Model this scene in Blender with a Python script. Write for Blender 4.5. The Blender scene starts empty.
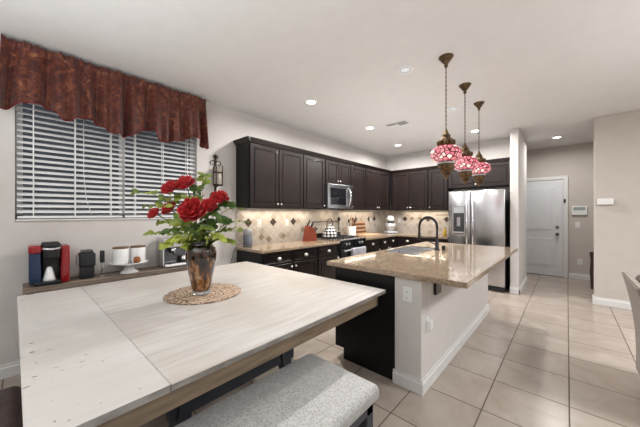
import bpy, bmesh, math, random
from mathutils import Vector, Matrix, noise
random.seed(7)
PI = math.pi
SC = bpy.context.scene
COL = SC.collection

# ------------------------------------------------------------------ camera, world, lights, exposure
F_PX, TH, H = 271.0, math.radians(42.35), 1.37
cd = bpy.data.cameras.new('camera'); cam = bpy.data.objects.new('camera', cd); COL.objects.link(cam)
cd.sensor_width = 36; cd.lens = 36 * F_PX / 640; cd.clip_start = .02
cam.location = (0, 0, H); cam.rotation_euler = (PI / 2, 0, TH)
SC.camera = cam
SC.view_settings.view_transform = 'Standard'; SC.view_settings.look = 'None'
SC.view_settings.gamma = 1; SC.view_settings.use_curve_mapping = False
SC.view_settings.exposure = 0.0
w = bpy.data.worlds.new('dusk'); SC.world = w; w.use_nodes = True
bgn = w.node_tree.nodes['Background']; bgn.inputs[0].default_value = (.10, .125, .16, 1); bgn.inputs[1].default_value = .75

def area(name, loc, rot, sx, sy, power, col=(1, 1, 1), spread=PI):
    l = bpy.data.lights.new(name, 'AREA'); l.shape = 'RECTANGLE'; l.size = sx; l.size_y = sy
    l.energy = power; l.color = col; l.spread = spread
    o = bpy.data.objects.new(name, l); COL.objects.link(o); o.location = loc; o.rotation_euler = rot
    return o
area('bounce_fill', (-.2, -1.2, 1.6), (PI, 0, 0), 4.2, 2.6, 120, (.92, .967, 1))         # added fill behind the camera, aimed up to brighten the ceiling
area('living_fill', (1.9, 3.0, 2.75), (0, 0, 0), .55, .55, 92, (.95, .98, 1))  # added fill over the living side, placed to throw the vase shadow left
area('living_bounce_fill', (1.6, 2.6, 1.5), (PI, 0, 0), 1.6, 2.4, 22, (.95, .98, 1))  # added upward fill, brightens the ceiling on the living side
area('dining_fill', (-1.2, -1.4, 2.75), (0, 0, 0), 2.2, 1.0, 12, (.95, .98, 1))  # added area fill over the dining end, no fixture there
area('hall_fill', (1.3, 6.9, 2.75), (0, 0, 0), 1.2, 1.0, 7, (.97, .98, 1))  # added fill in the unseen part of the hall, not a room lamp
area('kitchen_bounce_fill', (-1.9, 4.1, 1.56), (PI, 0, 0), 1.9, 3.2, 15, (.95, .98, 1))  # added upward fill floating over the kitchen, lifts the ceiling there

# ------------------------------------------------------------------ materials
MATS = {}
def mat(name, col, rough=.5, metal=0, spec=.5, emit=None, estr=0, trans=0, ior=1.45, coat=0, sheen=0, var=0, vscale=8, vcol=None,
        stretch=(1, 1, 1), bump=0, bscale=40, detail=4):
    """Principled material; var mixes col towards vcol with procedural noise, bump adds fine relief."""
    m = bpy.data.materials.new(name); m.use_nodes = True
    nt = m.node_tree; b = nt.nodes['Principled BSDF']
    b.inputs['Base Color'].default_value = (*col, 1); b.inputs['Roughness'].default_value = rough
    b.inputs['Metallic'].default_value = metal; b.inputs['Specular IOR Level'].default_value = spec
    b.inputs['Transmission Weight'].default_value = trans; b.inputs['IOR'].default_value = ior
    b.inputs['Coat Weight'].default_value = coat; b.inputs['Sheen Weight'].default_value = sheen
    if emit: b.inputs['Emission Color'].default_value = (*emit, 1); b.inputs['Emission Strength'].default_value = estr
    tc = nt.nodes.new('ShaderNodeTexCoord'); mp = nt.nodes.new('ShaderNodeMapping')
    nt.links.new(tc.outputs['Object'], mp.inputs[0]); mp.inputs['Scale'].default_value = stretch
    if var or True:
        n = nt.nodes.new('ShaderNodeTexNoise'); n.inputs['Scale'].default_value = vscale; n.inputs['Detail'].default_value = detail
        nt.links.new(mp.outputs[0], n.inputs['Vector'])
        r = nt.nodes.new('ShaderNodeValToRGB'); r.color_ramp.elements[0].position = .35; r.color_ramp.elements[1].position = .68
        vc = vcol or tuple(c * .88 for c in col)
        r.color_ramp.elements[0].color = (*col, 1)
        k = var if vcol else (var or .25)
        r.color_ramp.elements[1].color = (*[c * (1 - k) + v * k for c, v in zip(col, vc)], 1)
        nt.links.new(n.outputs[0], r.inputs[0]); nt.links.new(r.outputs[0], b.inputs['Base Color'])
    if bump:
        n2 = nt.nodes.new('ShaderNodeTexNoise'); n2.inputs['Scale'].default_value = bscale
        nt.links.new(mp.outputs[0], n2.inputs['Vector'])
        bp = nt.nodes.new('ShaderNodeBump'); bp.inputs['Strength'].default_value = bump; bp.inputs['Distance'].default_value = .01
        nt.links.new(n2.outputs[0], bp.inputs['Height']); nt.links.new(bp.outputs[0], b.inputs['Normal'])
    MATS[name] = m
    return m

class NB:
    """small node-graph builder"""
    def __init__(s, name, rough=.5, spec=.5, metal=0):
        s.m = bpy.data.materials.new(name); s.m.use_nodes = True; s.nt = s.m.node_tree
        s.b = s.nt.nodes['Principled BSDF']; s.b.inputs['Roughness'].default_value = rough
        s.b.inputs['Specular IOR Level'].default_value = spec; s.b.inputs['Metallic'].default_value = metal
        s.tc = s.nt.nodes.new('ShaderNodeTexCoord'); s.co = s.tc.outputs['Object']
        MATS[name] = s.m
    def link(s, a, b): s.nt.links.new(a, b)
    def val(s, sock, v):
        if hasattr(v, 'links') or isinstance(v, bpy.types.NodeSocket): s.link(v, sock)
        else: sock.default_value = v
    def math(s, op, a, b=0.0, c=None):
        n = s.nt.nodes.new('ShaderNodeMath'); n.operation = op; s.val(n.inputs[0], a); s.val(n.inputs[1], b)
        if c is not None: s.val(n.inputs[2], c)
        return n.outputs[0]
    def xyz(s, v=None):
        n = s.nt.nodes.new('ShaderNodeSeparateXYZ'); s.link(v or s.co, n.inputs[0]); return n.outputs
    def comb(s, x, y, z=0.0):
        n = s.nt.nodes.new('ShaderNodeCombineXYZ'); s.val(n.inputs[0], x); s.val(n.inputs[1], y); s.val(n.inputs[2], z); return n.outputs[0]
    def mapping(s, scale=(1, 1, 1), loc=(0, 0, 0), v=None):
        n = s.nt.nodes.new('ShaderNodeMapping'); s.link(v or s.co, n.inputs[0]); n.inputs['Scale'].default_value = scale
        n.inputs['Location'].default_value = loc; return n.outputs[0]
    def noise(s, scale, v=None, detail=4, rough=.5, dist=0):
        n = s.nt.nodes.new('ShaderNodeTexNoise'); s.link(v or s.co, n.inputs['Vector']); n.inputs['Scale'].default_value = scale
        n.inputs['Detail'].default_value = detail; n.inputs['Roughness'].default_value = rough; n.inputs['Distortion'].default_value = dist
        return n.outputs[0]
    def voro(s, scale, v=None, feature='F1', out='Distance', rnd=1):
        n = s.nt.nodes.new('ShaderNodeTexVoronoi'); n.feature = feature; s.link(v or s.co, n.inputs['Vector'])
        n.inputs['Scale'].default_value = scale; n.inputs['Randomness'].default_value = rnd; return n.outputs[out]
    def white(s, v):
        n = s.nt.nodes.new('ShaderNodeTexWhiteNoise'); n.noise_dimensions = '3D'; s.link(v, n.inputs[0]); return n.outputs[0]
    def ramp(s, f, stops, mode='LINEAR'):
        n = s.nt.nodes.new('ShaderNodeValToRGB'); n.color_ramp.interpolation = mode
        e = n.color_ramp.elements
        while len(e) < len(stops): e.new(.5)
        for i, (p, c) in enumerate(stops):
            e[i].position = p; e[i].color = (*c, 1) if len(c) == 3 else c
        s.link(f, n.inputs[0]); return n.outputs[0]
    def mix(s, f, a, b, mode='MIX'):
        n = s.nt.nodes.new('ShaderNodeMix'); n.data_type = 'RGBA'; n.blend_type = mode
        s.val(n.inputs[0], f)
        for sk, v in ((n.inputs[6], a), (n.inputs[7], b)):
            if isinstance(v, tuple): sk.default_value = (*v, 1)
            else: s.link(v, sk)
        return n.outputs[2]
    def col(s, c):
        if isinstance(c, tuple): s.b.inputs['Base Color'].default_value = (*c, 1)
        else: s.link(c, s.b.inputs['Base Color'])
    def bump(s, h, st=.3, d=.01):
        n = s.nt.nodes.new('ShaderNodeBump'); n.inputs['Strength'].default_value = st; n.inputs['Distance'].default_value = d
        s.link(h, n.inputs['Height']); s.link(n.outputs[0], s.b.inputs['Normal'])

WALLC = (.66, .63, .605)
m_wall = mat('wall_paint', WALLC, .85, spec=.2, bump=.08, bscale=90)
m_wall_tan = mat('tan_wall_paint', (.58, .53, .485), .85, spec=.2, bump=.08, bscale=90)
m_ceil = mat('ceiling_paint', (.74, .73, .715), .9, spec=.15, bump=.06, bscale=120)
m_trim = mat('white_trim', (.74, .73, .72), .45)
m_white = mat('white_plastic', (.82, .82, .81), .35)
m_door = mat('door_paint', (.72, .73, .75), .4)
m_cab = mat('espresso_wood', (.011, .0088, .0088), .30, spec=.4, var=.8, vscale=6, vcol=(.024, .0135, .0115), stretch=(6, 6, .7), coat=.05)
m_cab_side = mat('espresso_side', (.008, .0075, .008), .42, spec=.3)
m_black = mat('black_plastic', (.012, .012, .014), .3)
m_blackmat = mat('matte_black', (.02, .02, .022), .6)
m_steel = mat('stainless', (.60, .60, .61), .24, metal=1, var=.6, vscale=30, vcol=(.5, .5, .52), stretch=(14, 14, .12))
m_sink = mat('brushed_sink_steel', (.55, .55, .56), .38, metal=.6)
m_steel_dark = mat('dark_steel', (.12, .12, .13), .35, metal=1)
m_chrome = mat('chrome', (.8, .8, .82), .1, metal=1)
m_knob = mat('satin_nickel', (.78, .75, .70), .28, metal=.7)
m_bronze = mat('aged_bronze', (.17, .105, .05), .32, metal=.85, var=1, vscale=45, vcol=(.035, .024, .016), bump=.5, bscale=120)
m_iron = mat('wrought_iron', (.045, .032, .026), .5, metal=.5)
m_glass_smoke = mat('sconce_glass', (.42, .36, .31), .35, trans=.35, var=.5, vscale=30)
m_winglass = mat('window_glass', (.45, .46, .46), .18, trans=.9, spec=.5)
m_darkglass = mat('oven_glass', (.01, .01, .012), .06)
m_blind = mat('blind_slat_white', (.90, .90, .90), .4)
m_vinyl = mat('vinyl_frame', (.66, .66, .66), .5)
m_leaf = mat('leaf_green', (.11, .20, .03), .36, var=1, vscale=12, vcol=(.38, .43, .08))
m_leaf_dark = mat('leaf_dark', (.045, .11, .025), .42, var=1, vscale=12, vcol=(.12, .2, .04))
m_leaf_lime = mat('leaf_lime', (.38, .46, .05), .45, var=1, vscale=14, vcol=(.56, .62, .14))
m_stem = mat('stem_brown_green', (.12, .13, .04), .6)
m_petal = mat('peony_red', (.62, .006, .014), .5, sheen=.2, var=1, vscale=22, vcol=(.28, .002, .006))
m_petal_in = mat('peony_red_centre', (.62, .03, .03), .5, var=1, vscale=40, vcol=(.38, .005, .01))
m_cup = mat('white_ceramic', (.84, .84, .84), .15, coat=.4)
m_lid = mat('bamboo_lid', (.22, .12, .06), .5, var=.8, vscale=20, vcol=(.10, .055, .03), stretch=(1, 8, 1))
m_console = mat('weathered_oak', (.26, .20, .155), .6, var=1, vscale=5, vcol=(.15, .115, .09), stretch=(9, .7, 9), bump=.2, bscale=20)
m_darklegs = mat('slate_paint', (.030, .035, .046), .45, var=.5, vscale=9)
m_apron = mat('weathered_apron', (.24, .175, .115), .6, var=1, vscale=6, vcol=(.15, .11, .075), stretch=(8, .8, 8))
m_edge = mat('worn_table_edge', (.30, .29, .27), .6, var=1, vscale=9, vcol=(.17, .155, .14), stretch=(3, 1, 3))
m_leather = mat('brown_leather', (.085, .06, .057), .42, var=.8, vscale=7, vcol=(.045, .026, .024), bump=.35, bscale=14)
m_taupe = mat('taupe_fabric', (.30, .25, .215), .9, sheen=.1, var=1, vscale=9, vcol=(.23, .19, .16), stretch=(3, 3, .7), bump=.3, bscale=160)
m_rim = mat('taupe_rim', (.50, .44, .395), .8, sheen=.2)
m_red = mat('gloss_red', (.28, .008, .012), .18, coat=.5)
m_bluegls = mat('blue_tank', (.03, .06, .13), .12, trans=.35)
m_orange = mat('amber_ornament', (.38, .13, .025), .5, var=1, vscale=60, vcol=(.18, .05, .01))
m_blockwood = mat('cherry_wood', (.20, .038, .016), .4, var=.8, vscale=10, vcol=(.10, .02, .010), stretch=(6, 6, 1))
m_board = mat('board_light', (.52, .33, .19), .5)
m_darkpillow = mat('dark_pillow', (.045, .034, .03), .8, var=1, vscale=30, vcol=(.16, .13, .11))
m_darkwalnut = mat('dark_walnut', (.055, .035, .028), .5)
m_board2 = mat('board_dark', (.13, .055, .03), .5)
m_fab = mat('towel_fabric', (.40, .40, .44), .95)
m_canister = mat('slate_fabric', (.10, .11, .13), .8, bump=.3, bscale=300)
m_greytop = mat('silver_plastic', (.40, .41, .43), .35)
m_yellow = mat('yellow_soap', (.62, .42, .04), .2, trans=.3)
m_slot = mat('outlet_slot', (.05, .05, .05), .5)
m_screen = mat('panel_screen', (.30, .36, .35), .3)
m_grout = mat('grout', (.48, .43, .38), .9)
m_canglow = mat('can_lens', (1, 1, 1), .5, emit=(1, .96, .9), estr=14)
m_candim = mat('can_lens_off', (.62, .66, .72), .35, emit=(.9, .95, 1), estr=.35)
m_baffle = mat('can_baffle', (.66, .68, .72), .4)

def m_floor_f():
    n = NB('floor_tile', .30, .5)
    o = n.xyz(); T = .4535
    u = n.math('DIVIDE', n.math('SUBTRACT', o[0], .012), T); v = n.math('DIVIDE', n.math('SUBTRACT', o[1], 2.612), T)
    fu = n.math('ABSOLUTE', n.math('SUBTRACT', n.math('FRACT', u), .5)); fv = n.math('ABSOLUTE', n.math('SUBTRACT', n.math('FRACT', v), .5))
    g = n.math('GREATER_THAN', n.math('MAXIMUM', fu, fv), .5 - .0042 / T)
    cell = n.comb(n.math('FLOOR', u), n.math('FLOOR', v))
    rnd = n.white(cell)
    shift = n.nt.nodes.new('ShaderNodeVectorMath'); shift.operation = 'MULTIPLY_ADD'
    n.link(cell, shift.inputs[0]); shift.inputs[1].default_value = (3.1, 5.7, 0); n.link(n.mapping((1, 1, 1)), shift.inputs[2])
    a = n.noise(2.6, shift.outputs[0], 6, .6, 1.2)
    base = n.ramp(a, [(.25, (.345, .285, .24)), (.5, (.42, .355, .305)), (.75, (.49, .43, .38))])
    base = n.mix(n.math('MULTIPLY', rnd, .3), base, (.35, .29, .24))
    n.col(n.mix(g, base, (.11, .078, .055)))
    n.link(n.math('ADD', .24, n.math('MULTIPLY', g, .5)), n.b.inputs['Roughness'])
    n.bump(n.math('SUBTRACT', 1, g), .4, .003)
    return n.m
m_floor = m_floor_f()

def m_splash_f(name, axis):
    n = NB(name, .5, .4)
    o = n.xyz(); h = o[axis]; z = o[2]; s = .150   # diagonal cells
    a = n.math('DIVIDE', n.math('ADD', h, n.math('SUBTRACT', z, 1.24)), s); b = n.math('DIVIDE', n.math('SUBTRACT', h, n.math('SUBTRACT', z, 1.24)), s)
    fa = n.math('ABSOLUTE', n.math('SUBTRACT', n.math('FRACT', a), .5)); fb = n.math('ABSOLUTE', n.math('SUBTRACT', n.math('FRACT', b), .5))
    g = n.math('GREATER_THAN', n.math('MAXIMUM', fa, fb), .475)
    rnd = n.white(n.comb(n.math('FLOOR', a), n.math('FLOOR', b)))
    tile = n.ramp(rnd, [(0, (.36, .30, .24)), (.3, (.50, .45, .40)), (.6, (.58, .54, .50)), (1, (.44, .385, .33))])
    tile = n.mix(n.math('MULTIPLY', n.noise(25), .5), tile, (.54, .50, .45))
    n.col(n.mix(g, tile, (.66, .63, .59)))
    n.bump(n.math('SUBTRACT', 1, g), .3, .003)
    return n.m
m_splash_y = m_splash_f('splash_tile_left', 1); m_splash_x = m_splash_f('splash_tile_back', 0)
m_accent = mat('accent_tile_dark', (.045, .035, .03), .3, var=1, vscale=50, vcol=(.10, .075, .06))
m_accent2 = mat('accent_tile_tan', (.30, .24, .17), .4, var=1, vscale=50)

def m_granite_f():
    n = NB('granite', .10, .5)
    a = n.noise(3.5, None, 5, .6, .8); b = n.voro(95, None, 'F1', 'Color'); c = n.noise(60, None, 3, .7)
    sp = n.xyz(b)[0]
    base = n.ramp(a, [(.3, (.37, .27, .18)), (.5, (.29, .21, .14)), (.7, (.41, .32, .24))])
    col = n.mix(n.ramp(sp, [(.0, (0, 0, 0)), (.76, (0, 0, 0)), (.84, (.8, .8, .8))]), base, (.17, .12, .08))
    col = n.mix(n.ramp(c, [(.45, (0, 0, 0)), (.70, (.7, .7, .7))]), col, (.48, .38, .28))
    n.col(col); n.b.inputs['Coat Weight'].default_value = .3
    return n.m
m_granite = m_granite_f()

def m_table_f():
    n = NB('whitewashed_top', .42, .4)
    g = n.noise(4, n.mapping((7, .55, 1)), 6, .62, .4); big = n.noise(1.6, None, 3, .5)
    fine = n.noise(60, n.mapping((8, .6, 1)), 3)
    c = n.ramp(g, [(.28, (.40, .36, .325)), (.44, (.53, .495, .46)), (.62, (.60, .58, .555)), (.8, (.55, .52, .485))])
    c = n.mix(n.ramp(big, [(.40, (0, 0, 0)), (.60, (.6, .6, .6))]), c, (.46, .395, .345))  # brown patches, also deepened to stand in for weak shadows on the top
    c = n.mix(n.math('MULTIPLY', n.math('LESS_THAN', n.xyz()[1], -.627), .55), c, (.62, .605, .585))
    c = n.mix(n.math('MULTIPLY', fine, .25), c, (.55, .51, .47))
    o = n.xyz()
    # worn specks near the far-left corner, as on the real top
    d = n.math('LESS_THAN', n.math('SUBTRACT', n.math('ADD', o[1], n.math('MULTIPLY', n.noise(9), .22)), n.math('MULTIPLY', o[0], .10)), -.70)
    sp = n.math('GREATER_THAN', n.noise(26, n.mapping((1.6, 1, 1)), 2), .70)
    c = n.mix(n.math('MULTIPLY', d, sp), c, (.24, .20, .17))
    n.col(c); n.bump(g, .12, .004)
    return n.m
m_table = m_table_f()

def m_bench_f():
    n = NB('animal_print_silver', .55, .5)
    e = n.voro(62, None, 'DISTANCE_TO_EDGE', 'Distance', .9); w2 = n.noise(55, None, 2)
    t = n.math('ADD', e, n.math('MULTIPLY', n.math('SUBTRACT', w2, .5), .35))
    c = n.ramp(t, [(.05, (.43, .425, .415)), (.17, (.29, .28, .27))])
    c = n.mix(n.math('MULTIPLY', n.noise(5), .35), c, (.34, .335, .33))
    n.col(c); n.b.inputs['Sheen Weight'].default_value = .3; n.bump(t, -.35, .006)
    return n.m
m_bench = m_bench_f()

def m_valance_f():
    n = NB('damask_rust', .55, .45)
    o = n.xyz()
    # ogee medallions: warped lattice with fine scroll filling
    wy = n.math('ADD', n.math('MULTIPLY', o[1], 15.5), n.math('MULTIPLY', n.noise(5), 1.6)); wz = n.math('ADD', n.math('MULTIPLY', o[2], 11), n.math('MULTIPLY', n.noise(6), 1.2))
    lat = n.math('ABSOLUTE', n.math('ADD', n.math('SINE', wy), n.math('SINE', wz)))
    scroll = n.noise(9.5, None, 4, .62, 2.4)
    f = n.math('ADD', n.math('MULTIPLY', n.math('LESS_THAN', n.math('ABSOLUTE', n.math('SUBTRACT', lat, .55)), .16), .06), n.math('MULTIPLY', scroll, 1.0))
    c = n.ramp(f, [(.36, (.040, .005, .003)), (.50, (.095, .014, .006)), (.62, (.16, .038, .014)), (.78, (.32, .13, .05))])
    n.col(c); n.b.inputs['Sheen Weight'].default_value = .2
    n.bump(n.noise(180), .2, .004)
    return n.m
m_valance = m_valance_f()
m_piping = mat('valance_piping', (.16, .012, .014), .6)

def m_vase_f():
    n = NB('mottled_amber_glass', .06, .6)
    o = n.xyz(); a = n.noise(26, n.mapping((1, 1, .38)), 4, .65, .6)
    hz = n.math('MULTIPLY', n.math('SUBTRACT', o[2], .05), 1.5)
    t = n.math('SUBTRACT', a, n.math('MULTIPLY', n.math('ABSOLUTE', n.math('SUBTRACT', hz, .14)), .55))
    c = n.ramp(t, [(.32, (.006, .004, .003)), (.42, (.05, .016, .004)), (.52, (.26, .085, .012)), (.64, (.46, .31, .19))])
    n.col(c); n.b.inputs['Transmission Weight'].default_value = .18; n.b.inputs['Coat Weight'].default_value = .6
    return n.m
m_vase = m_vase_f()
m_clear = mat('clear_glass', (.85, .85, .83), .03, trans=.85)

def m_mat_f():
    n = NB('woven_seagrass', .8, .3)
    o = n.xyz(); r = n.math('POWER', n.math('ADD', n.math('POWER', o[0], 2), n.math('POWER', o[1], 2)), .5)
    rings = n.math('SINE', n.math('MULTIPLY', r, 330)); b = n.noise(70, None, 3, .7)
    v = n.voro(62, None, 'F1', 'Distance')
    f = n.math('ADD', n.math('MULTIPLY', rings, .05), n.math('ADD', n.math('MULTIPLY', b, .7), n.math('MULTIPLY', v, .5)))
    n.col(n.ramp(f, [(.40, (.66, .53, .41)), (.58, (.46, .33, .23)), (.74, (.13, .07, .045))]))
    n.bump(f, .6, .006)
    return n.m
m_mat = m_mat_f()

def m_mosaic_f():
    n = NB('mosaic_glass', .15, .5)
    e = n.voro(27, None, 'DISTANCE_TO_EDGE', 'Distance', .75); cc = n.voro(27, None, 'F1', 'Color', .75)
    r = n.xyz(cc)[0]
    c = n.ramp(r, [(0, (.42, .05, .08)), (.3, (.66, .20, .24)), (.6, (.72, .34, .36)), (.8, (.50, .09, .13)), (.93, (.9, .66, .62))])
    c = n.mix(n.math('LESS_THAN', e, .10), c, (.07, .01, .014))
    n.col(c); n.link(c, n.b.inputs['Emission Color']); n.b.inputs['Emission Strength'].default_value = .85
    return n.m
m_mosaic = m_mosaic_f()

def m_check_f():
    n = NB('black_white_check', .2, .5)
    o = n.xyz(); ang = n.math('MULTIPLY', n.math('ARCTAN2', o[1], o[0]), 12 / (2 * PI))
    z = n.math('DIVIDE', o[2], .052)
    f = n.math('MODULO', n.math('ADD', n.math('FLOOR', n.math('ADD', z, ang)), n.math('ADD', n.math('FLOOR', n.math('SUBTRACT', z, ang)), 40)), 2)
    n.col(n.mix(n.math('GREATER_THAN', n.math('ABSOLUTE', f), .5), (.78, .76, .72), (.012, .012, .012)))
    return n.m
m_check = m_check_f()

# ------------------------------------------------------------------ mesh builder
class MB:
    def __init__(s): s.bm = bmesh.new(); s.mi = 0; s.mats = []
    def use(s, m):
        if m not in s.mats: s.mats.append(m)
        s.mi = s.mats.index(m); return s
    def absorb(s, t, M=None):
        if M is not None: bmesh.ops.transform(t, matrix=M, verts=t.verts)
        vm = {}
        for v in t.verts: vm[v] = s.bm.verts.new(v.co)
        for f in t.faces:
            try:
                nf = s.bm.faces.new([vm[v] for v in f.verts]); nf.smooth = f.smooth; nf.material_index = s.mi
            except ValueError: pass
        t.free(); return s
    def box(s, x0, x1, y0, y1, z0, z1, bev=0, seg=1, M=None, smooth=False):
        t = bmesh.new(); bmesh.ops.create_cube(t, size=1)
        for v in t.verts: v.co = Vector(((x0 + x1) / 2 + v.co.x * (x1 - x0), (y0 + y1) / 2 + v.co.y * (y1 - y0), (z0 + z1) / 2 + v.co.z * (z1 - z0)))
        if bev:
            bmesh.ops.bevel(t, geom=t.edges[:] , offset=bev, segments=seg, affect='EDGES', profile=.5)
        if smooth or seg > 2:
            for f in t.faces: f.smooth = True
        return s.absorb(t, M)
    def lathe(s, prof, c=(0, 0, 0), seg=24, M=None, smooth=True, cap=True, sx=1, sy=1):
        t = bmesh.new(); rings = []
        for r, z in prof:
            rings.append([t.verts.new((c[0] + sx * r * math.cos(2 * PI * i / seg), c[1] + sy * r * math.sin(2 * PI * i / seg), c[2] + z)) for i in range(seg)])
        for a, b in zip(rings, rings[1:]):
            for i in range(seg):
                f = t.faces.new((a[i], a[(i + 1) % seg], b[(i + 1) % seg], b[i])); f.smooth = smooth
        if cap:
            for rg in (rings[0], rings[-1]): t.faces.new(rg)
        bmesh.ops.remove_doubles(t, verts=t.verts, dist=1e-6)
        return s.absorb(t, M)
    def cyl(s, c, r, h, axis='z', seg=20, r2=None, M=None, smooth=True):
        R = {'z': Matrix(), 'x': Matrix.Rotation(PI / 2, 4, 'Y'), 'y': Matrix.Rotation(-PI / 2, 4, 'X')}[axis]
        N = Matrix.Translation(c) @ R
        if M is not None: N = M @ N
        return s.lathe([(r, 0), (r2 if r2 is not None else r, h)], seg=seg, M=N, smooth=smooth)
    def tube(s, pts, r, seg=8, taper=None, cap=True):
        pts = [Vector(p) for p in pts]; t = bmesh.new(); rings = []
        up = Vector((0, 0, 1)); prev = None
        for i, p in enumerate(pts):
            d = (pts[min(i + 1, len(pts) - 1)] - pts[max(i - 1, 0)]).normalized()
            if prev is None:
                a = d.cross(up)
                if a.length < .05: a = d.cross(Vector((1, 0, 0)))
            else: a = prev - d * prev.dot(d)
            a.normalize(); prev = a; b = d.cross(a)
            k = r if taper is None else r + (taper - r) * i / (len(pts) - 1)
            rings.append([t.verts.new(p + (a * math.cos(2 * PI * j / seg) + b * math.sin(2 * PI * j / seg)) * k) for j in range(seg)])
        for A, B in zip(rings, rings[1:]):
            for j in range(seg):
                f = t.faces.new((A[j], A[(j + 1) % seg], B[(j + 1) % seg], B[j])); f.smooth = True
        if cap: t.faces.new(rings[0]); t.faces.new(rings[-1])
        return s.absorb(t)
    def prism(s, poly, axis, a, b, M=None, smooth=False):
        """extrude a 2D outline along axis between a and b; outline gives the two other coordinates in xyz order"""
        t = bmesh.new()
        def mk(p, k):
            return {'x': (k, p[0], p[1]), 'y': (p[0], k, p[1]), 'z': (p[0], p[1], k)}[axis]
        A = [t.verts.new(mk(p, a)) for p in poly]; B = [t.verts.new(mk(p, b)) for p in poly]
        t.faces.new(A); t.faces.new(B)
        for i in range(len(poly)):
            f = t.faces.new((A[i], A[(i + 1) % len(poly)], B[(i + 1) % len(poly)], B[i])); f.smooth = smooth
        return s.absorb(t, M)
    def grid(s, fn, nu, nv, smooth=True, closed=False):
        t = bmesh.new(); V = [[t.verts.new(fn(i / nu, j / nv)) for j in range(nv + 1)] for i in range(nu + 1)]
        for i in range(nu):
            for j in range(nv):
                f = t.faces.new((V[i][j], V[i + 1][j], V[i + 1][j + 1], V[i][j + 1])); f.smooth = smooth
        return s.absorb(t)
    def ball(s, c, r, sx=1, sy=1, sz=1, u=16, v=10):
        t = bmesh.new(); bmesh.ops.create_uvsphere(t, u_segments=u, v_segments=v, radius=r)
        for q in t.verts: q.co = Vector((c[0] + q.co.x * sx, c[1] + q.co.y * sy, c[2] + q.co.z * sz))
        for f in t.faces: f.smooth = True
        return s.absorb(t)

def root_of(o):
    while o.parent: o = o.parent
    return o
def build(name, mb, m=None, parent=None, recalc=True, solid=0, label=None):
    bm = mb.bm
    if recalc: bmesh.ops.recalc_face_normals(bm, faces=bm.faces)
    if parent is not None:
        r = root_of(parent); bmesh.ops.translate(bm, verts=bm.verts, vec=-r.location)
    me = bpy.data.meshes.new(name); bm.to_mesh(me); bm.free()
    for q in (mb.mats or [m]): me.materials.append(q)
    o = bpy.data.objects.new(name, me); COL.objects.link(o)
    if parent is not None: o.parent = parent
    if solid:
        md = o.modifiers.new('solid', 'SOLIDIFY'); md.thickness = solid; md.offset = 0
    if label: o['label'] = label
    return o
def tag(o, label, cat, group=None, kind=None):
    o['label'] = label; o['category'] = cat
    if group: o['group'] = group
    if kind: o['kind'] = kind
    return o
def thing(name, loc, label, cat, group=None):
    o = bpy.data.objects.new(name, None); COL.objects.link(o); o.location = loc; o.empty_display_size = .1
    return tag(o, label, cat, group)
def single(name, mb, m, label, cat, loc, group=None, solid=0):
    """a thing that is one mesh, its origin at its base"""
    bmesh.ops.translate(mb.bm, verts=mb.bm.verts, vec=-Vector(loc))
    o = build(name, mb, m, solid=solid); o.location = loc
    return tag(o, label, cat, group)
def struct(name, mb, m, parent=None):
    o = build(name, mb, m, parent)
    if parent is None: o['kind'] = 'structure'
    return o
def copy_tree(o, parent=None):
    c = o.copy(); COL.objects.link(c)
    if parent is not None: c.parent = parent; c.matrix_parent_inverse = o.matrix_parent_inverse.copy()
    for ch in list(o.children): copy_tree(ch, c)
    return c
def box(*a, **k): return MB().box(*a, **k)
def atd(px, py, d):
    """a point at depth d along the view through a pixel of the photo, used only to measure positions"""
    t = (px - 320) / F_PX; c, s_ = math.cos(TH), math.sin(TH)
    return Vector(((t * c - s_) * d, (t * s_ + c) * d, H + (213.5 - py) / F_PX * d))

# ------------------------------------------------------------------ room shell
W, CZ = -3.47, 2.83         # kitchen wall plane and ceiling height
BY = 6.31                   # back wall of the kitchen
struct('floor', box(-3.7, 3.6, -3.1, 8.1, -.1, 0), m_floor)
struct('ceiling', box(-3.7, 3.6, -3.1, 8.1, CZ, CZ + .1), m_ceil)
WY0, WY1, WZ0, WZ1 = -.045, 1.49, 1.315, 2.52
b = MB(); b.box(W - .16, W, -3.1, WY0, 0, CZ); b.box(W - .16, W, WY1, BY + .6, 0, CZ)
b.box(W - .16, W, WY0, WY1, 0, WZ0); b.box(W - .16, W, WY0, WY1, WZ1, CZ)
struct('wall_left', b, m_wall)
struct('wall_back', box(W, -.73, BY, BY + .54, 0, CZ), m_wall)
struct('wall_pier', box(-.73, -.605, 5.68, 6.85, 0, CZ, bev=.012, seg=2), m_wall)
struct('wall_hall', box(-2.2, 2.6, 7.86, 7.98, 0, CZ), m_wall_tan)
struct('wall_hall_side', box(-2.2, -2.08, 6.85, 7.86, 0, CZ), m_wall_tan)
struct('wall_hall_end', box(2.5, 2.62, 5.97, 7.86, 0, CZ), m_wall_tan)
struct('wall_right', box(.305, 3.4, 5.85, 5.97, 0, CZ, bev=.012, seg=2), m_wall_tan)
struct('wall_living', box(3.4, 3.5, -3.1, 5.97, 0, CZ), m_wall)
struct('wall_front', box(-3.6, 3.5, -3.1, -3.0, 0, CZ), m_wall)

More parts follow.
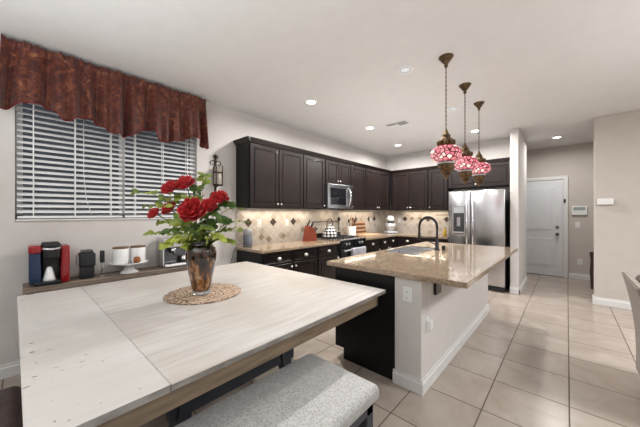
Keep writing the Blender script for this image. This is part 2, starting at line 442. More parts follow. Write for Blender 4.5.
def baseboard(name, x0, x1, y0, y1, out):
    """out: direction the moulding faces; the profile steps back near the top"""
    b = MB(); T, h = .016, .11
    if out == '+x': P = [(0, 0), (T, 0), (T, h * .72), (T * .6, h * .8), (T * .5, h), (0, h)]; b.prism([(x0 + p, z) for p, z in P], 'y', y0, y1)
    if out == '-y': P = [(0, 0), (-T, 0), (-T, h * .72), (-T * .6, h * .8), (-T * .5, h), (0, h)]; b.prism([(y0 + p, z) for p, z in P], 'x', x0, x1)
    struct(name, b, m_trim)
baseboard('baseboard_left', W, 0, -3.0, 2.02, '+x')
baseboard('baseboard_pier_front', -.73, -.589, 5.68, 0, '-y')
baseboard('baseboard_pier_side', -.605, 0, 5.664, 6.85, '+x')
baseboard('baseboard_hall', .03, 2.5, 7.86, 0, '-y')
baseboard('baseboard_right', .305, 3.4, 5.85, 0, '-y')
b = box(.289, .305, 5.834, 5.97, 0, .11); struct('baseboard_right_return', b, m_trim)

# window: frame, two sashes of glass, recess
b = MB()
for a0, a1, c0, c1 in ((WY0, WY1, WZ0, WZ0 + .045), (WY0, WY1, WZ1 - .045, WZ1), (WY0, WY0 + .045, WZ0, WZ1), (WY1 - .045, WY1, WZ0, WZ1), (.70, .755, WZ0, WZ1)):
    b.box(W - .14, W - .10, a0, a1, c0, c1, bev=.004)
wf = struct('window_1', b, m_vinyl); 
build('window_pane', box(W - .125, W - .120, WY0 + .04, .705, WZ0 + .04, WZ1 - .04), m_winglass, wf)
build('window_pane', box(W - .118, W - .113, .75, WY1 - .04, WZ0 + .04, WZ1 - .04), m_winglass, wf)
build('window_sill', box(W - .10, W + .012, WY0 - .0, WY1 + .0, WZ0 - .012, WZ0 + .004, bev=.004), m_trim, wf)

# hall door with casing
DX0, DX1, DZ = -.98, -.066, 2.10
b = box(DX0, DX1, 7.815, 7.85, .012, DZ)
def raised(b, x0, x1, z0, z1, y):
    b.box(x0, x1, y - .008, y, z0, z1, bev=.007); b.box(x0 + .035, x1 - .035, y - .014, y, z0 + .035, z1 - .035, bev=.006)
d = struct('door_1', b, m_door)
q = MB(); raised(q, DX0 + .13, DX1 - .13, .98, DZ - .14, 7.815); raised(q, DX0 + .13, DX1 - .13, .20, .86, 7.815)
build('door_panels', q, m_door, d)
for z, r in ((1.075, .028), (.925, .03)):
    q = MB().cyl((DX1 - .09, 7.815, z), r, -.02, 'y'); 
    if z < 1: q.ball((DX1 - .09, 7.765, z), .03)
    build('door_knob' if z < 1 else 'deadbolt', q, m_steel_dark, d)
build('threshold', box(DX0, DX1, 7.80, 7.86, 0, .012), m_steel_dark, d)
b = MB()
b.box(DX1 + .002, DX1 + .085, 7.80, 7.86, 0, DZ + .012, bev=.006); b.box(DX0 - .085, DX0, 7.80, 7.86, 0, DZ + .012, bev=.006)
b.box(DX0 - .085, DX1 + .085, 7.80, 7.86, DZ + .004, DZ + .075, bev=.006)
struct('trim_1', b, m_trim)
q = box(DX1 + .012, DX1 + .045, 7.785, 7.80, 1.60, 1.68, bev=.008, seg=2)
single('door_sensor', q, m_blackmat, 'small black sensor stuck to the white door casing', 'sensor', (DX1 + .03, 7.8, 1.60))

def wallplate(name, M, kind, label, cat, loc):
    t = thing(name, loc, label, cat)
    build('cover_plate', MB().box(-.037, .037, -.058, .058, 0, .006, bev=.003, M=M), m_white, t)
    if kind == 'outlet':
        for z in (-.024, .024):
            q = MB().box(-.016, .016, z - .014, z + .014, .006, .009, bev=.002, M=M); s = build('socket', q, m_white, t)
            q = MB().box(-.008, -.005, z - .006, z + .006, .009, .0095, M=M); q.box(.005, .008, z - .006, z + .006, .009, .0095, M=M)
            build('slots', q, m_slot, s)
    else:
        build('toggle', MB().box(-.014, .014, -.03, .03, .006, .011, bev=.003, M=M), m_white, t)
    return t
def FM(o, face):
    """frame: local u,v,w -> world for a surface facing +x, -y"""
    if face == '+x': R = Matrix(((0, 0, 1, 0), (1, 0, 0, 0), (0, 1, 0, 0), (0, 0, 0, 1)))
    else: R = Matrix(((1, 0, 0, 0), (0, 0, -1, 0), (0, 1, 0, 0), (0, 0, 0, 1)))
    return Matrix.Translation(o) @ R
def plate(o, face, kind, label, cat, name):
    return wallplate(name, FM(o, face), kind, label, cat, o)
plate((.165, 7.86, 1.13), '-y', 'switch', 'white light switch on the hall wall under the alarm panel', 'light switch', 'light_switch')
plate((.20, 7.86, .36), '-y', 'outlet', 'white outlet low on the hall wall right of the door', 'outlet', 'wall_outlet')
t = thing('alarm_panel', (.19, 7.86, 1.36), 'white alarm panel with a grey screen on the hall wall beside the door', 'alarm panel')
build('housing', box(.07, .31, 7.825, 7.86, 1.335, 1.52, bev=.008, seg=2), m_white, t)
build('screen', box(.10, .28, 7.82, 7.826, 1.44, 1.505), m_screen, t)
t = thing('chime_box', (.42, 5.85, 1.5), 'plain white chime box on the tan wall at the right', 'chime box')
build('housing', box(.335, .505, 5.805, 5.85, 1.50, 1.59, bev=.01, seg=2), m_white, t)
build('seam_line', box(.335, .505, 5.803, 5.806, 1.535, 1.537), m_trim, t)

# hall stand seen behind the wall corner: dark carved chair back
t = thing('hall_chair', (.55, 6.9, 0), 'dark wooden chair half hidden behind the tan wall corner in the hall', 'chair')
b = MB(); b.prism([(.30, .66), (.34, .68), (.80, .68), (.80, .60), (.42, .58), (.37, .50), (.34, .30), (.36, 0), (.32, 0), (.305, .30), (.315, .52)], 'y', 6.93, 6.97)
build('backrest', b, m_darkwalnut, t)
build('seat', box(.36, .80, 6.97, 7.35, .40, .45, bev=.01), m_leather, t)
for x, y in ((.78, 6.95), (.38, 7.32), (.78, 7.32)): build('leg', box(x - .02, x + .02, y - .02, y + .02, 0, .40), m_darkwalnut, t)

# ------------------------------------------------------------------ ceiling fixtures
def can(x, y, lit, label, first=None):
    if first is None:
        t = thing('recessed_light', (0, 0, CZ), '', 'ceiling light')
        build('trim_ring', MB().lathe([(.058, -.001), (.062, -.006), (.088, -.004), (.092, 0), (.058, 0)], (0, 0, CZ), 32, cap=False), m_white, t)
        if lit: build('lens', MB().lathe([(.001, -.003), (.056, -.003), (.058, -.0005)], (0, 0, CZ), 28), m_canglow, t)
        else:
            build('baffle', MB().lathe([(.058, -.003), (.050, -.0015), (.040, -.0005)], (0, 0, CZ), 28, cap=False), m_baffle, t)
            build('lens', MB().lathe([(.001, -.004), (.036, -.004), (.04, -.0005)], (0, 0, CZ), 28), m_candim, t)
    else: t = copy_tree(first)
    t.location = (x, y, CZ); tag(t, label, 'ceiling light', 'recessed ceiling lights')
    l = bpy.data.lights.new('can_bulb', 'AREA'); l.shape = 'DISK'; l.size = .10
    l.energy = (36 if y < 6 else 16) if lit else 9; l.color = (1, .98, .95); l.spread = math.radians(170)
    o = bpy.data.objects.new('can_bulb', l); COL.objects.link(o); o.location = (x, y, CZ - .012)
    return t
c1 = can(-2.478, 2.543, 1, 'lit recessed ceiling light nearest above the left counter end')
can(-2.486, 3.995, 1, 'lit recessed ceiling light in front of the microwave', c1)
can(-2.662, 5.389, 1, 'lit recessed ceiling light nearest the kitchen corner', c1)
can(-1.204, 5.392, 1, 'lit recessed ceiling light just before the fridge, behind the pendants', c1)
can(-.143, 6.90, 1, 'lit recessed ceiling light in the hall before the white door', c1)
c2 = can(-1.218, 2.62, 0, 'dim bluish recessed ceiling light left of the nearest pendant canopy')
can(-1.177, 4.05, 0, 'dim bluish recessed ceiling light between the pendant rods', c2)
t = thing('ceiling_vent', (-2.04, 4.12, CZ), 'white ceiling air vent with dark slots near the corner cabinets', 'vent')
build('vent_frame', box(-2.22, -1.86, 4.02, 4.22, CZ - .008, CZ, bev=.004), m_trim, t)
for i, (x0, x1, y0) in enumerate(((-2.20, -2.05, 4.045), (-2.03, -1.88, 4.045), (-2.03, -1.88, 4.125))):
    build('slot', box(x0, x1, y0, y0 + .05, CZ - .010, CZ - .007), m_blackmat, t)
    q = MB()
    for k in range(4): q.box(x0, x1, y0 + .006 + k * .012, y0 + .010 + k * .012, CZ - .013, CZ - .009)
    build('louvre', q, m_greytop, t)
t = thing('smoke_detector', (-.55, 6.70, CZ - .03), 'small round white smoke detector on the hall ceiling', 'smoke detector')
build('housing', MB().lathe([(.001, -.035), (.04, -.034), (.058, -.024), (.062, 0)], (-.55, 6.70, CZ), 24), m_white, t)

# ------------------------------------------------------------------ cabinets
def knob(parent, M, u, v, w=0, name='knob'):
    q = MB().lathe([(.001, .026), (.010, .025), (.0155, .019), (.014, .013), (.006, .009), (.006, 0)], seg=14, M=M @ Matrix.Translation((u, v, w)))
    return build(name, q, m_knob, parent)
def cup_pull(parent, M, u, v, w=0):
    q = MB().lathe([(.001, .024), (.018, .022), (.028, .014), (.032, 0)], seg=16, M=M @ Matrix.Translation((u, v, w)) @ Matrix.Diagonal((1.15, .75, 1, 1)))
    return build('cup_pull', q, m_knob, parent)
def door_mb(M, u0, u1, v0, v1, T=.02, st=.055):
    q = MB()
    q.box(u0, u1, v0, v1, 0, T * .55, M=M)
    for a in ((u0, u0 + st, v0, v1), (u1 - st, u1, v0, v1), (u0 + st, u1 - st, v0, v0 + st), (u0 + st, u1 - st, v1 - st, v1)):
        q.box(*a, T * .55, T, bev=.003, M=M)
    if u1 - u0 > 3.2 * st and v1 - v0 > 3.2 * st:
        q.box(u0 + st + .014, u1 - st - .014, v0 + st + .014, v1 - st - .014, T * .5, T * .85, bev=.007, M=M)
    return q
def upper(name, face, o, u0, u1, z0, z1, depth, doors, label, knobs, side=None):
    """doors: list of (u0,u1); knobs: list of 'l'/'r' per door"""
    M = FM(o, face); t = thing(name, (M @ Vector(((u0 + u1) / 2, z0, 0))), label, 'cabinet', 'upper kitchen cabinets')
    build('cabinet_body', MB().box(u0, u1, z0, z1, -depth + .003, 0, bev=.002, M=M), m_cab_side, t)
    for (a, c), k in zip(doors, knobs):
        d = build('door', door_mb(M, a + .004, c - .004, z0 + .012, z1 - .012), m_cab, t)
        knob(d, M, c - .03 if k == 'r' else a + .03, z0 + .06, .02)
    return t
UX, UZ0, UZ1 = W + .325, 1.445, 2.33
oL = (UX, 0, 0)
e = .0015
upper('upper_cabinet', '+x', oL, 2.035, 3.035 - e, UZ0, UZ1, .325, [(2.045, 2.535), (2.54, 3.03)], 'dark double-door upper cabinet nearest the window, at the left end of the run', 'rl')
upper('upper_cabinet', '+x', oL, 3.035, 3.57 - e, UZ0, UZ1, .325, [(3.04, 3.56)], 'dark single-door upper cabinet directly left of the microwave', 'r')
upper('upper_cabinet', '+x', oL, 3.57, 4.325 - e, 1.905, UZ1, .325, [(3.58, 3.945), (3.95, 4.32)], 'short dark double-door cabinet above the microwave', 'rl')
upper('upper_cabinet', '+x', oL, 4.325, 4.845 - e, UZ0, UZ1, .325, [(4.335, 4.84)], 'dark single-door upper cabinet directly right of the microwave', 'l')
upper('upper_cabinet', '+x', oL, 4.845, 5.975 - e, UZ0, UZ1, .325, [(4.855, 5.345), (5.35, 5.86)], 'dark double-door upper cabinet beside the kitchen corner, on the microwave wall', 'rl')
oB = (0, BY - .325, 0)
upper('upper_cabinet', '-y', oB, UX + .002, -2.245 - e, UZ0, UZ1, .325, [(-3.10, -2.68), (-2.675, -2.255)], 'dark double-door upper cabinet in the corner on the fridge wall', 'rl')
upper('upper_cabinet', '-y', oB, -2.245, -1.835 - e, UZ0, UZ1, .325, [(-2.235, -1.845)], 'dark single-door upper cabinet directly left of the fridge', 'l')
upper('upper_cabinet', '-y', oB, -1.835, -.735, 1.88, UZ1, .325, [(-1.825, -1.29), (-1.285, -.745)], 'short wide dark cabinet above the stainless fridge', 'rl')
# crown moulding runs over every upper
b = MB(); P = [(0, 0), (.012, 0), (.018, .018), (.045, .045), (.05, .06), (0, .06)]
z = UZ1
b.prism([(UX + p, z + q) for p, q in P], 'y', 2.03, BY - .325); b.box(W + .002, UX, 2.035, BY - .01, z, z + .06)
b.prism([(BY - .325 - p, z + q) for p, q in P], 'x', UX, -.735); b.box(UX, -.735, BY - .325, BY - .01, z, z + .06)
b.prism([(2.035 - p, z + q) for p, q in P], 'x', W + .002, UX + .05)
o = build('crown_moulding', b, m_cab); o.name = 'trim_2'; o['kind'] = 'structure'

# microwave
t = thing('microwave', (W + .2, 3.95, 1.44), 'stainless over-range microwave with a dark window and curved handle', 'microwave')
MX = W + .40
build('body', box(W + .002, MX - .03, 3.575, 4.32, 1.455, 1.90), m_blackmat, t)
b = MB(); b.box(MX - .03, MX, 3.578, 4.317, 1.46, 1.898, bev=.006, seg=2); build('front_panel', b, m_steel, t)
build('window', box(MX, MX + .004, 3.64, 4.10, 1.53, 1.83, bev=.003), m_darkglass, t)
build('vent_grille', box(MX, MX + .003, 3.60, 4.30, 1.868, 1.885), m_steel_dark, t)
build('control_strip', box(MX, MX + .003, 4.235, 4.305, 1.50, 1.86), m_steel_dark, t)
b = MB(); b.tube([(MX + .005, 4.17, 1.51), (MX + .035, 4.175, 1.55), (MX + .05, 4.18, 1.68), (MX + .035, 4.175, 1.81), (MX + .005, 4.17, 1.85)], .013, 10)
build('handle', b, m_chrome, t)

# base cabinets
BX = W + .61; CT = .90
def base(name, face, o, u0, u1, depth, cols, label):
    """cols: (u0,u1,knob side) each with one drawer over one door"""
    M = FM(o, face); t = thing(name, (M @ Vector(((u0 + u1) / 2, 0, 0))), label, 'cabinet', 'base kitchen cabinets')
    q = MB(); q.box(u0, u1, .10, .862, -depth, 0, bev=.002, M=M)
    build('cabinet_body', q, m_cab_side, t)
    build('toe_kick', MB().box(u0, u1, 0, .10, -depth, -.07, M=M), m_blackmat, t)
    for a, c, k in cols:
        d = build('drawer', door_mb(M, a + .006, c - .006, .695, .845, st=.022), m_cab, t)
        cup_pull(d, M, (a + c) / 2, .765, .02)
        d = build('door', door_mb(M, a + .006, c - .006, .125, .68), m_cab, t)
        knob(d, M, c - .035 if k == 'r' else a + .035, .635, .02)
    return t
oL = (BX, 0, 0)
base('base_cabinet', '+x', oL, 2.045, 3.07 - e, .605, [(2.06, 2.555, 'r'), (2.565, 3.06, 'l')], 'dark two-drawer base cabinet nearest the dining table, at the counter end')
base('base_cabinet', '+x', oL, 3.07, 3.595 - e, .605, [(3.08, 3.585, 'r')], 'dark single-drawer base cabinet directly left of the stove')
base('base_cabinet', '+x', oL, 4.385, 4.96 - e, .605, [(4.395, 4.95, 'r')], 'dark single-drawer base cabinet directly right of the stove')
base('base_cabinet', '+x', oL, 4.96, 5.695 - e, .605, [(4.97, 5.32, 'r'), (5.33, 5.68, 'l')], 'dark narrow two-drawer base cabinet on the stove wall beside the corner')
oB2 = (0, BY - .61, 0)
base('base_cabinet', '-y', oB2, BX + .002, -2.33 - e, .605, [(BX + .03, -2.34, 'r')], 'dark wide base cabinet in the corner on the fridge wall')
base('base_cabinet', '-y', oB2, -2.33, -1.76, .605, [(-2.32, -1.77, 'l')], 'dark base cabinet directly left of the fridge')
# countertops
b = MB(); b.box(W + .002, W + .65, 2.02, 3.598, .862, CT, bev=.006, seg=2)
single('countertop', b, m_granite, 'beige granite countertop left of the stove, by the grey canister', 'countertop', (W + .3, 2.8, .862), 'kitchen countertops')
b = MB(); b.prism([(W + .002, 4.383), (W + .65, 4.383), (W + .65, BY - .65), (-1.745, BY - .65), (-1.745, BY - .002), (W + .002, BY - .002)], 'z', .862, CT)
single('countertop', b, m_granite, 'beige granite L-shaped countertop running around the kitchen corner to the fridge', 'countertop', (W + .3, 5.5, .862), 'kitchen countertops')
# backsplash with accent diamonds
b = MB().use(m_splash_y); b.box(W + .001, W + .012, 2.035, BY - .012, CT, UZ0)
b.use(m_accent)
def dia(cy, cz, s_, face):
    if face == 'y': b.prism([(cy - s_, cz), (cy, cz - s_), (cy + s_, cz), (cy, cz + s_)], 'x', W + .012, W + .0145)
    else: b.prism([(cy - s_, cz), (cy, cz - s_), (cy + s_, cz), (cy, cz + s_)], 'y', BY - .0145, BY - .012)
for i, (y, z) in enumerate(((2.23, 1.235), (2.685, 1.235), (3.115, 1.235), (4.97, 1.24), (5.5, 1.24), (5.75, 1.24))): dia(y, z, .066, 'y')
b.use(m_accent2)
for y, z in ((2.46, 1.01), (2.90, 1.0), (3.34, 1.09), (2.60, .97)): dia(y, z, .055, 'y')
b.use(m_splash_x); b.box(W + .012, -1.70, BY - .012, BY - .001, CT, UZ0)
b.use(m_accent)
for x in (-2.93, -2.37, -1.96): dia(x, 1.24, .066, 'x')
b.use(m_accent2)
for x in (-2.75, -2.56): dia(x, 1.25, .052, 'x')
b.box(-2.2, -1.75, BY - .016, BY - .012, 1.325, 1.35)
tag(build('backsplash', b), 'beige diagonal tile backsplash with small dark diamonds', 'backsplash')
plate((W + .013, 2.42, 1.22), '+x', 'outlet', 'white outlet on the backsplash near the grey canister', 'outlet', 'wall_outlet')
plate((W + .013, 2.97, 1.22), '+x', 'switch', 'white switch on the backsplash between two dark diamonds', 'light switch', 'light_switch')
plate((W + .013, 5.58, 1.21), '+x', 'outlet', 'white outlet on the backsplash left of the stand mixer', 'outlet', 'wall_outlet')
plate((-3.08, BY - .013, 1.20), '-y', 'outlet', 'white outlet on the backsplash right of the stand mixer', 'outlet', 'wall_outlet')
plate((-2.22, BY - .013, 1.18), '-y', 'outlet', 'white outlet on the backsplash seen through the faucet arch', 'outlet', 'wall_outlet')
# under-cabinet lights (fixtures with warm strips)
def strip(x0, x1, y0, y1, label, power):
    t = thing('under_cabinet_light', ((x0 + x1) / 2, (y0 + y1) / 2, UZ0 - .02), label, 'light', 'under-cabinet lights')
    build('housing', box(x0, x1, y0, y1, UZ0 - .018, UZ0 - .001), m_trim, t)
    a = area('strip_light', ((x0 + x1) / 2, (y0 + y1) / 2, UZ0 - .021), (0, 0, 0), x1 - x0, y1 - y0, power, (1, .86, .68))
strip(W + .10, W + .16, 2.12, 3.50, 'slim warm light under the upper cabinets left of the microwave', 5)
strip(W + .10, W + .16, 4.42, 5.6, 'slim warm light under the upper cabinets right of the microwave', 3.0)
strip(-2.9, -1.95, BY - .16, BY - .10, 'slim warm light under the upper cabinets left of the fridge', 3.0)
area('hood_fill', (W + .2, 3.95, 1.45), (0, 0, 0), .1, .4, 1.6, (1, .82, .6))  # added warm area light below the microwave, no lamp modelled

# stove
t = thing('kitchen_range', (W + .33, 3.99, 0), 'stainless and black gas range with a towel on its handle', 'stove')
RX = W + .655; Y0, Y1 = 3.602, 4.380
build('body', box(W + .014, RX - .03, Y0, Y1, .02, .90), m_blackmat, t)
build('cooktop', box(W + .014, RX - .0, Y0, Y1, .90, .918, bev=.004), m_steel, t)
for y0, y1 in ((Y0 + .03, Y0 + .25), (Y0 + .28, Y0 + .50), (Y0 + .53, Y1 - .03)):
    q = MB()
    for x in (W + .08, W + .22, W + .36, W + .50): q.box(x, x + .014, y0, y1, .925, .94)
    for y in (y0, (y0 + y1) / 2 - .007, y1 - .014): q.box(W + .08, W + .514, y, y + .014, .925, .94)
    for x in (W + .08, W + .5):
        for y in (y0, y1 - .014): q.box(x, x + .014, y, y + .014, .918, .93)
    build('grate', q, m_blackmat, t)
for y in (Y0 + .14, Y0 + .39, Y1 - .14):
    for x in (W + .17, W + .43): build('burner', MB().lathe([(.045, 0), (.045, .008), (.03, .012), (.001, .012)], (x, y, .916), 18), m_black, t)
cp = build('control_panel', box(RX - .03, RX, Y0, Y1, .775, .90, bev=.004), m_darkglass, t)
for y in (Y0 + .15, Y0 + .23, Y0 + .55, Y0 + .63):
    q = MB().cyl((RX, y, .84), .024, .03, 'x', 16); build('dial', q, m_steel, cp)
od = build('oven_door', box(RX - .03, RX, Y0 + .005, Y1 - .005, .17, .765, bev=.004), m_darkglass, t)
q = MB(); q.tube([(RX + .045, Y0 + .05, .735), (RX + .045, Y1 - .05, .735)], .013, 10)
for y in (Y0 + .07, Y1 - .07): q.box(RX, RX + .045, y - .01, y + .01, .725, .745)
build('oven_handle', q, m_steel, od)
build('storage_drawer', box(RX - .03, RX, Y0 + .005, Y1 - .005, .03, .16, bev=.004), m_steel, t)
build('backguard', box(W + .014, W + .05, Y0, Y1, .918, 1.0, bev=.004), m_black, t)
# towel over the oven handle
def towel(y0, y1, zl, label):
    q = MB()
    def fn(u, v):
        y = y0 + (y1 - y0) * v; wv = .006 * math.sin(v * 21)
        s_ = u * (zl * 1.75 + .04)
        if s_ < zl: return Vector((RX + .062 + wv, y, .75 - zl + s_))
        if s_ < zl + .04:
            a = (s_ - zl) / .04 * PI; return Vector((RX + .045 + .017 * math.cos(a), y, .75 + .012 * math.sin(a)))
        return Vector((RX + .028, y, .75 - (s_ - zl - .04)))
    q.grid(fn, 30, 22)
    n = NB('towel_print', .95, .1); a = n.noise(22, None, 2, .5, 2.5)
    n.col(n.ramp(a, [(.42, (.55, .55, .58)), (.5, (.16, .15, .19)), (.58, (.5, .5, .54))]))
    single('dish_towel', q, n.m, label, 'towel', (RX + .05, (y0 + y1) / 2, .75 - zl), solid=.004)
towel(Y0 + .26, Y1 - .10, .24, 'grey and white patterned dish towel hanging from the oven handle')

# ------------------------------------------------------------------ things on the counter
t = thing('smart_speaker', (-3.30, 2.18, CT), 'grey fabric canister with a lighter grey top at the counter end', 'speaker')
build('body', MB().lathe([(.001, 0), (.060, 0), (.064, .012), (.064, .17)], (-3.33, 2.14, CT), 28), m_canister, t)
build('lid', MB().lathe([(.064, .17), (.062, .245), (.055, .255), (.001, .255)], (-3.33, 2.14, CT), 28), m_greytop, t)
q = MB().tube([(-3.36, 2.075, CT + .05), (-3.38, 2.01, .93), (-3.40, 1.98, .88), (-3.42, 1.93, .70), (-3.40, 1.86, .5), (-3.44, 1.75, .3)], .004, 6)
single('power_cord', q, m_blackmat, 'thin dark cord dropping from the grey canister down the counter end', 'cord', (-3.38, 2.0, .3))
t = thing('knife_block', (-3.25, 3.32, CT), 'reddish wooden knife block with black-handled knives', 'knife block')
b = MB(); b.prism([(3.20, 0), (3.43, 0), (3.43, .10), (3.36, .22), (3.26, .26)], 'x', -3.32, -3.20)
for v in b.bm.verts: v.co.z += CT
bl = build('block', b, m_blockwood, t)
for i, (x, y, z, L) in enumerate(((-3.30, 3.29, .245, .13), (-3.26, 3.31, .235, .12), (-3.22, 3.30, .24, .11), (-3.29, 3.36, .20, .10), (-3.25, 3.385, .17, .09), (-3.22, 3.395, .155, .09))):
    M = Matrix.Translation((x, y, CT + z)) @ Matrix.Rotation(-.55 - .05 * i, 4, 'X')
    build('knife_handle', MB().box(-.009, .009, -.012, .012, -.02, L, bev=.004, M=M), m_steel if i == 1 else m_black, t)
t = thing('kettle', (-3.22, 3.80, .94), 'black and white checkered kettle on the stove', 'kettle')
b = MB().lathe([(.001, 0), (.125, 0), (.135, .02), (.13, .07), (.105, .13), (.075, .18), (.055, .205)], (-3.22, 3.80, .94), 32)
build('body', b, m_check, t)
build('lid', MB().lathe([(.057, .205), (.045, .225), (.012, .235), (.012, .25), (.02, .26), (.001, .268)], (-3.22, 3.80, .94), 24), m_check, t)
q = MB().tube([Vector((-3.22, 3.80 + .085 * math.cos(a), 1.115 + .16 * math.sin(a))) for a in [PI * k / 12 for k in range(13)]], .010, 8)
build('handle', q, m_board2, t)
build('spout', MB().tube([(-3.19, 3.70, 1.02), (-3.17, 3.64, 1.08), (-3.16, 3.61, 1.12)], .022, 10, .012), m_check, t)
t = thing('utensil_rail', (W + .013, 3.98, 1.1), 'dark rail with hanging utensils on the tiles above the stove', 'utensil rail')
build('rail', MB().tube([(W + .04, 3.62, 1.215), (W + .04, 4.36, 1.215)], .008, 8), m_steel_dark, t)
for y in (3.64, 4.34): build('bracket', box(W + .013, W + .045, y - .008, y + .008, 1.205, 1.225), m_steel_dark, t)
t = thing('ladle', (W + .04, 4.30, .96), 'dark ladle hanging from the rail right of the kettle', 'ladle')
build('handle', MB().tube([(W + .055, 4.31, 1.24), (W + .055, 4.31, 1.03)], .010, 8), m_blackmat, t)
build('bowl', MB().ball((W + .06, 4.31, 1.255), .04, .5, 1, 1), m_blackmat, t)
t = thing('utensil_crock', (-3.27, 4.56, CT), 'white utensil crock right of the stove', 'crock')
build('pot', MB().lathe([(.001, 0), (.078, 0), (.085, .02), (.085, .19), (.078, .20), (.07, .19)], (-3.27, 4.56, CT), 28), m_cup, t)
for i, (dx, dy, h, nm, mt) in enumerate(((.02, .05, .33, 'wooden spoon', m_board2), (-.02, .08, .30, 'black ladle', m_black), (.0, -.06, .32, 'black spatula', m_black), (.03, -.02, .35, 'red-brown spatula', m_blockwood), (-.03, .02, .36, 'wooden spoon', m_board))):
    p0 = Vector((-3.27 + dx * .3, 4.56 + dy * .3, CT + .03)); p1 = Vector((-3.27 + dx * 1.6, 4.56 + dy * 1.7, CT + h))
    t = thing(nm.split()[-1], p0, ['dark wooden spoon standing at the right of the white crock', 'black ladle leaning furthest right in the white crock', 'black spatula leaning left in the white crock', 'red-brown spatula standing in the middle of the white crock', 'pale wooden spoon standing tallest in the white crock'][i], nm.split()[-1])
    build('handle', MB().tube([p0, p1], .006, 6), mt, t)
    build('head', MB().ball(p1, .032, .35, 1, 1.25, 10, 8), mt, t)
t = thing('cutting_board', (W + .05, 5.2, CT), 'striped wooden cutting board leaning on the tiles beside the crock', 'cutting board')
b = MB()
M = Matrix.Translation((W + .10, 5.02, CT + .003)) @ Matrix.Rotation(-.2, 4, 'Y')
for i in range(7):
    b.use(m_board if i % 2 == 0 else m_board2); b.box(-.02, .006, -.21, .25, i * .042, (i + 1) * .042, M=M)
build('slab', b, None, t)
build('tray', box(W + .13, W + .42, 4.85, 5.35, CT, CT + .02, bev=.004), m_board, t)
# stand mixer
t = thing('stand_mixer', (-3.12, 5.93, CT), 'white and grey stand mixer in the kitchen corner', 'mixer')
c = Vector((-3.12, 5.93, CT))
build('base', MB().box(-.12, .12, -.16, .16, 0, .05, bev=.02, seg=3, M=Matrix.Translation(c) @ Matrix.Rotation(.8, 4, 'Z')), m_greytop, t)
build('column', MB().box(-.06, .06, .06, .16, .04, .28, bev=.025, seg=3, M=Matrix.Translation(c) @ Matrix.Rotation(.8, 4, 'Z')), m_greytop, t)
build('head', MB().ball(c + Vector((0, 0, .34)), .085, 1, 1, .95), m_cup, t)
build('motor_band', MB().lathe([(.05, .25), (.085, .262), (.085, .285), (.06, .30)], c, 24), m_steel_dark, t)
build('bowl', MB().lathe([(.05, .045), (.09, .07), (.115, .15), (.118, .235), (.112, .235), (.1, .15)], c, 28, cap=False), m_sink, t)
t = thing('soap_bottle', (-1.93, 6.08, CT), 'small yellow bottle on the counter left of the fridge', 'bottle')
build('bottle_body', MB().lathe([(.001, 0), (.035, 0), (.038, .02), (.036, .10), (.016, .13), (.014, .15)], (-1.93, 6.08, CT), 18), m_yellow, t)
build('cap', MB().lathe([(.017, .15), (.017, .175), (.001, .178)], (-1.93, 6.08, CT), 14), m_yellow, t)

# ------------------------------------------------------------------ fridge
FX0, FX1, FY = -1.70, -.785, 5.55
t = thing('refrigerator', ((FX0 + FX1) / 2, 5.9, 0), 'stainless side-by-side refrigerator with an in-door dispenser', 'refrigerator')
build('case', box(FX0 + .005, FX1 - .005, FY + .06, BY - .015, .05, 1.775), m_steel_dark, t)
build('kick_grille', box(FX0 + .01, FX1 - .01, FY + .04, FY + .08, .01, .09), m_blackmat, t)
SX = -1.315
ld = build('freezer_door', box(FX0, SX - .004, FY, FY + .058, .10, 1.79, bev=.012, seg=3), m_steel, t)
rd = build('fridge_door', box(SX + .004, FX1, FY, FY + .058, .10, 1.79, bev=.012, seg=3), m_steel, t)
def fhandle(x, par):
    q = MB().tube([(x, FY - .055, .62), (x, FY - .055, 1.62)], .014, 10)
    for z in (.66, 1.58): q.cyl((x, FY - .055, z), .01, .056, 'y', 10)
    build('handle', q, m_chrome, par)
fhandle(SX - .05, ld); fhandle(SX + .05, rd)
dp = build('dispenser', box(-1.62, -1.40, FY - .006, FY + .002, .98, 1.50, bev=.004), m_steel_dark, ld)
build('control_panel', box(-1.60, -1.42, FY - .010, FY - .006, 1.38, 1.49), m_greytop, dp)
build('tray', box(-1.60, -1.42, FY - .03, FY - .006, 1.0, 1.03), m_chrome, dp)
build('side_strip', box(-1.625, -1.605, FY - .012, FY, .96, 1.52, bev=.003), m_chrome, dp); build('side_strip', box(-1.415, -1.395, FY - .012, FY, .96, 1.52, bev=.003), m_chrome, dp)
build('drip_shelf', box(-1.625, -1.395, FY - .02, FY, .955, .985, bev=.003), m_chrome, dp)
build('paddle', box(-1.54, -1.48, FY - .02, FY - .006, 1.13, 1.30), m_chrome, dp)

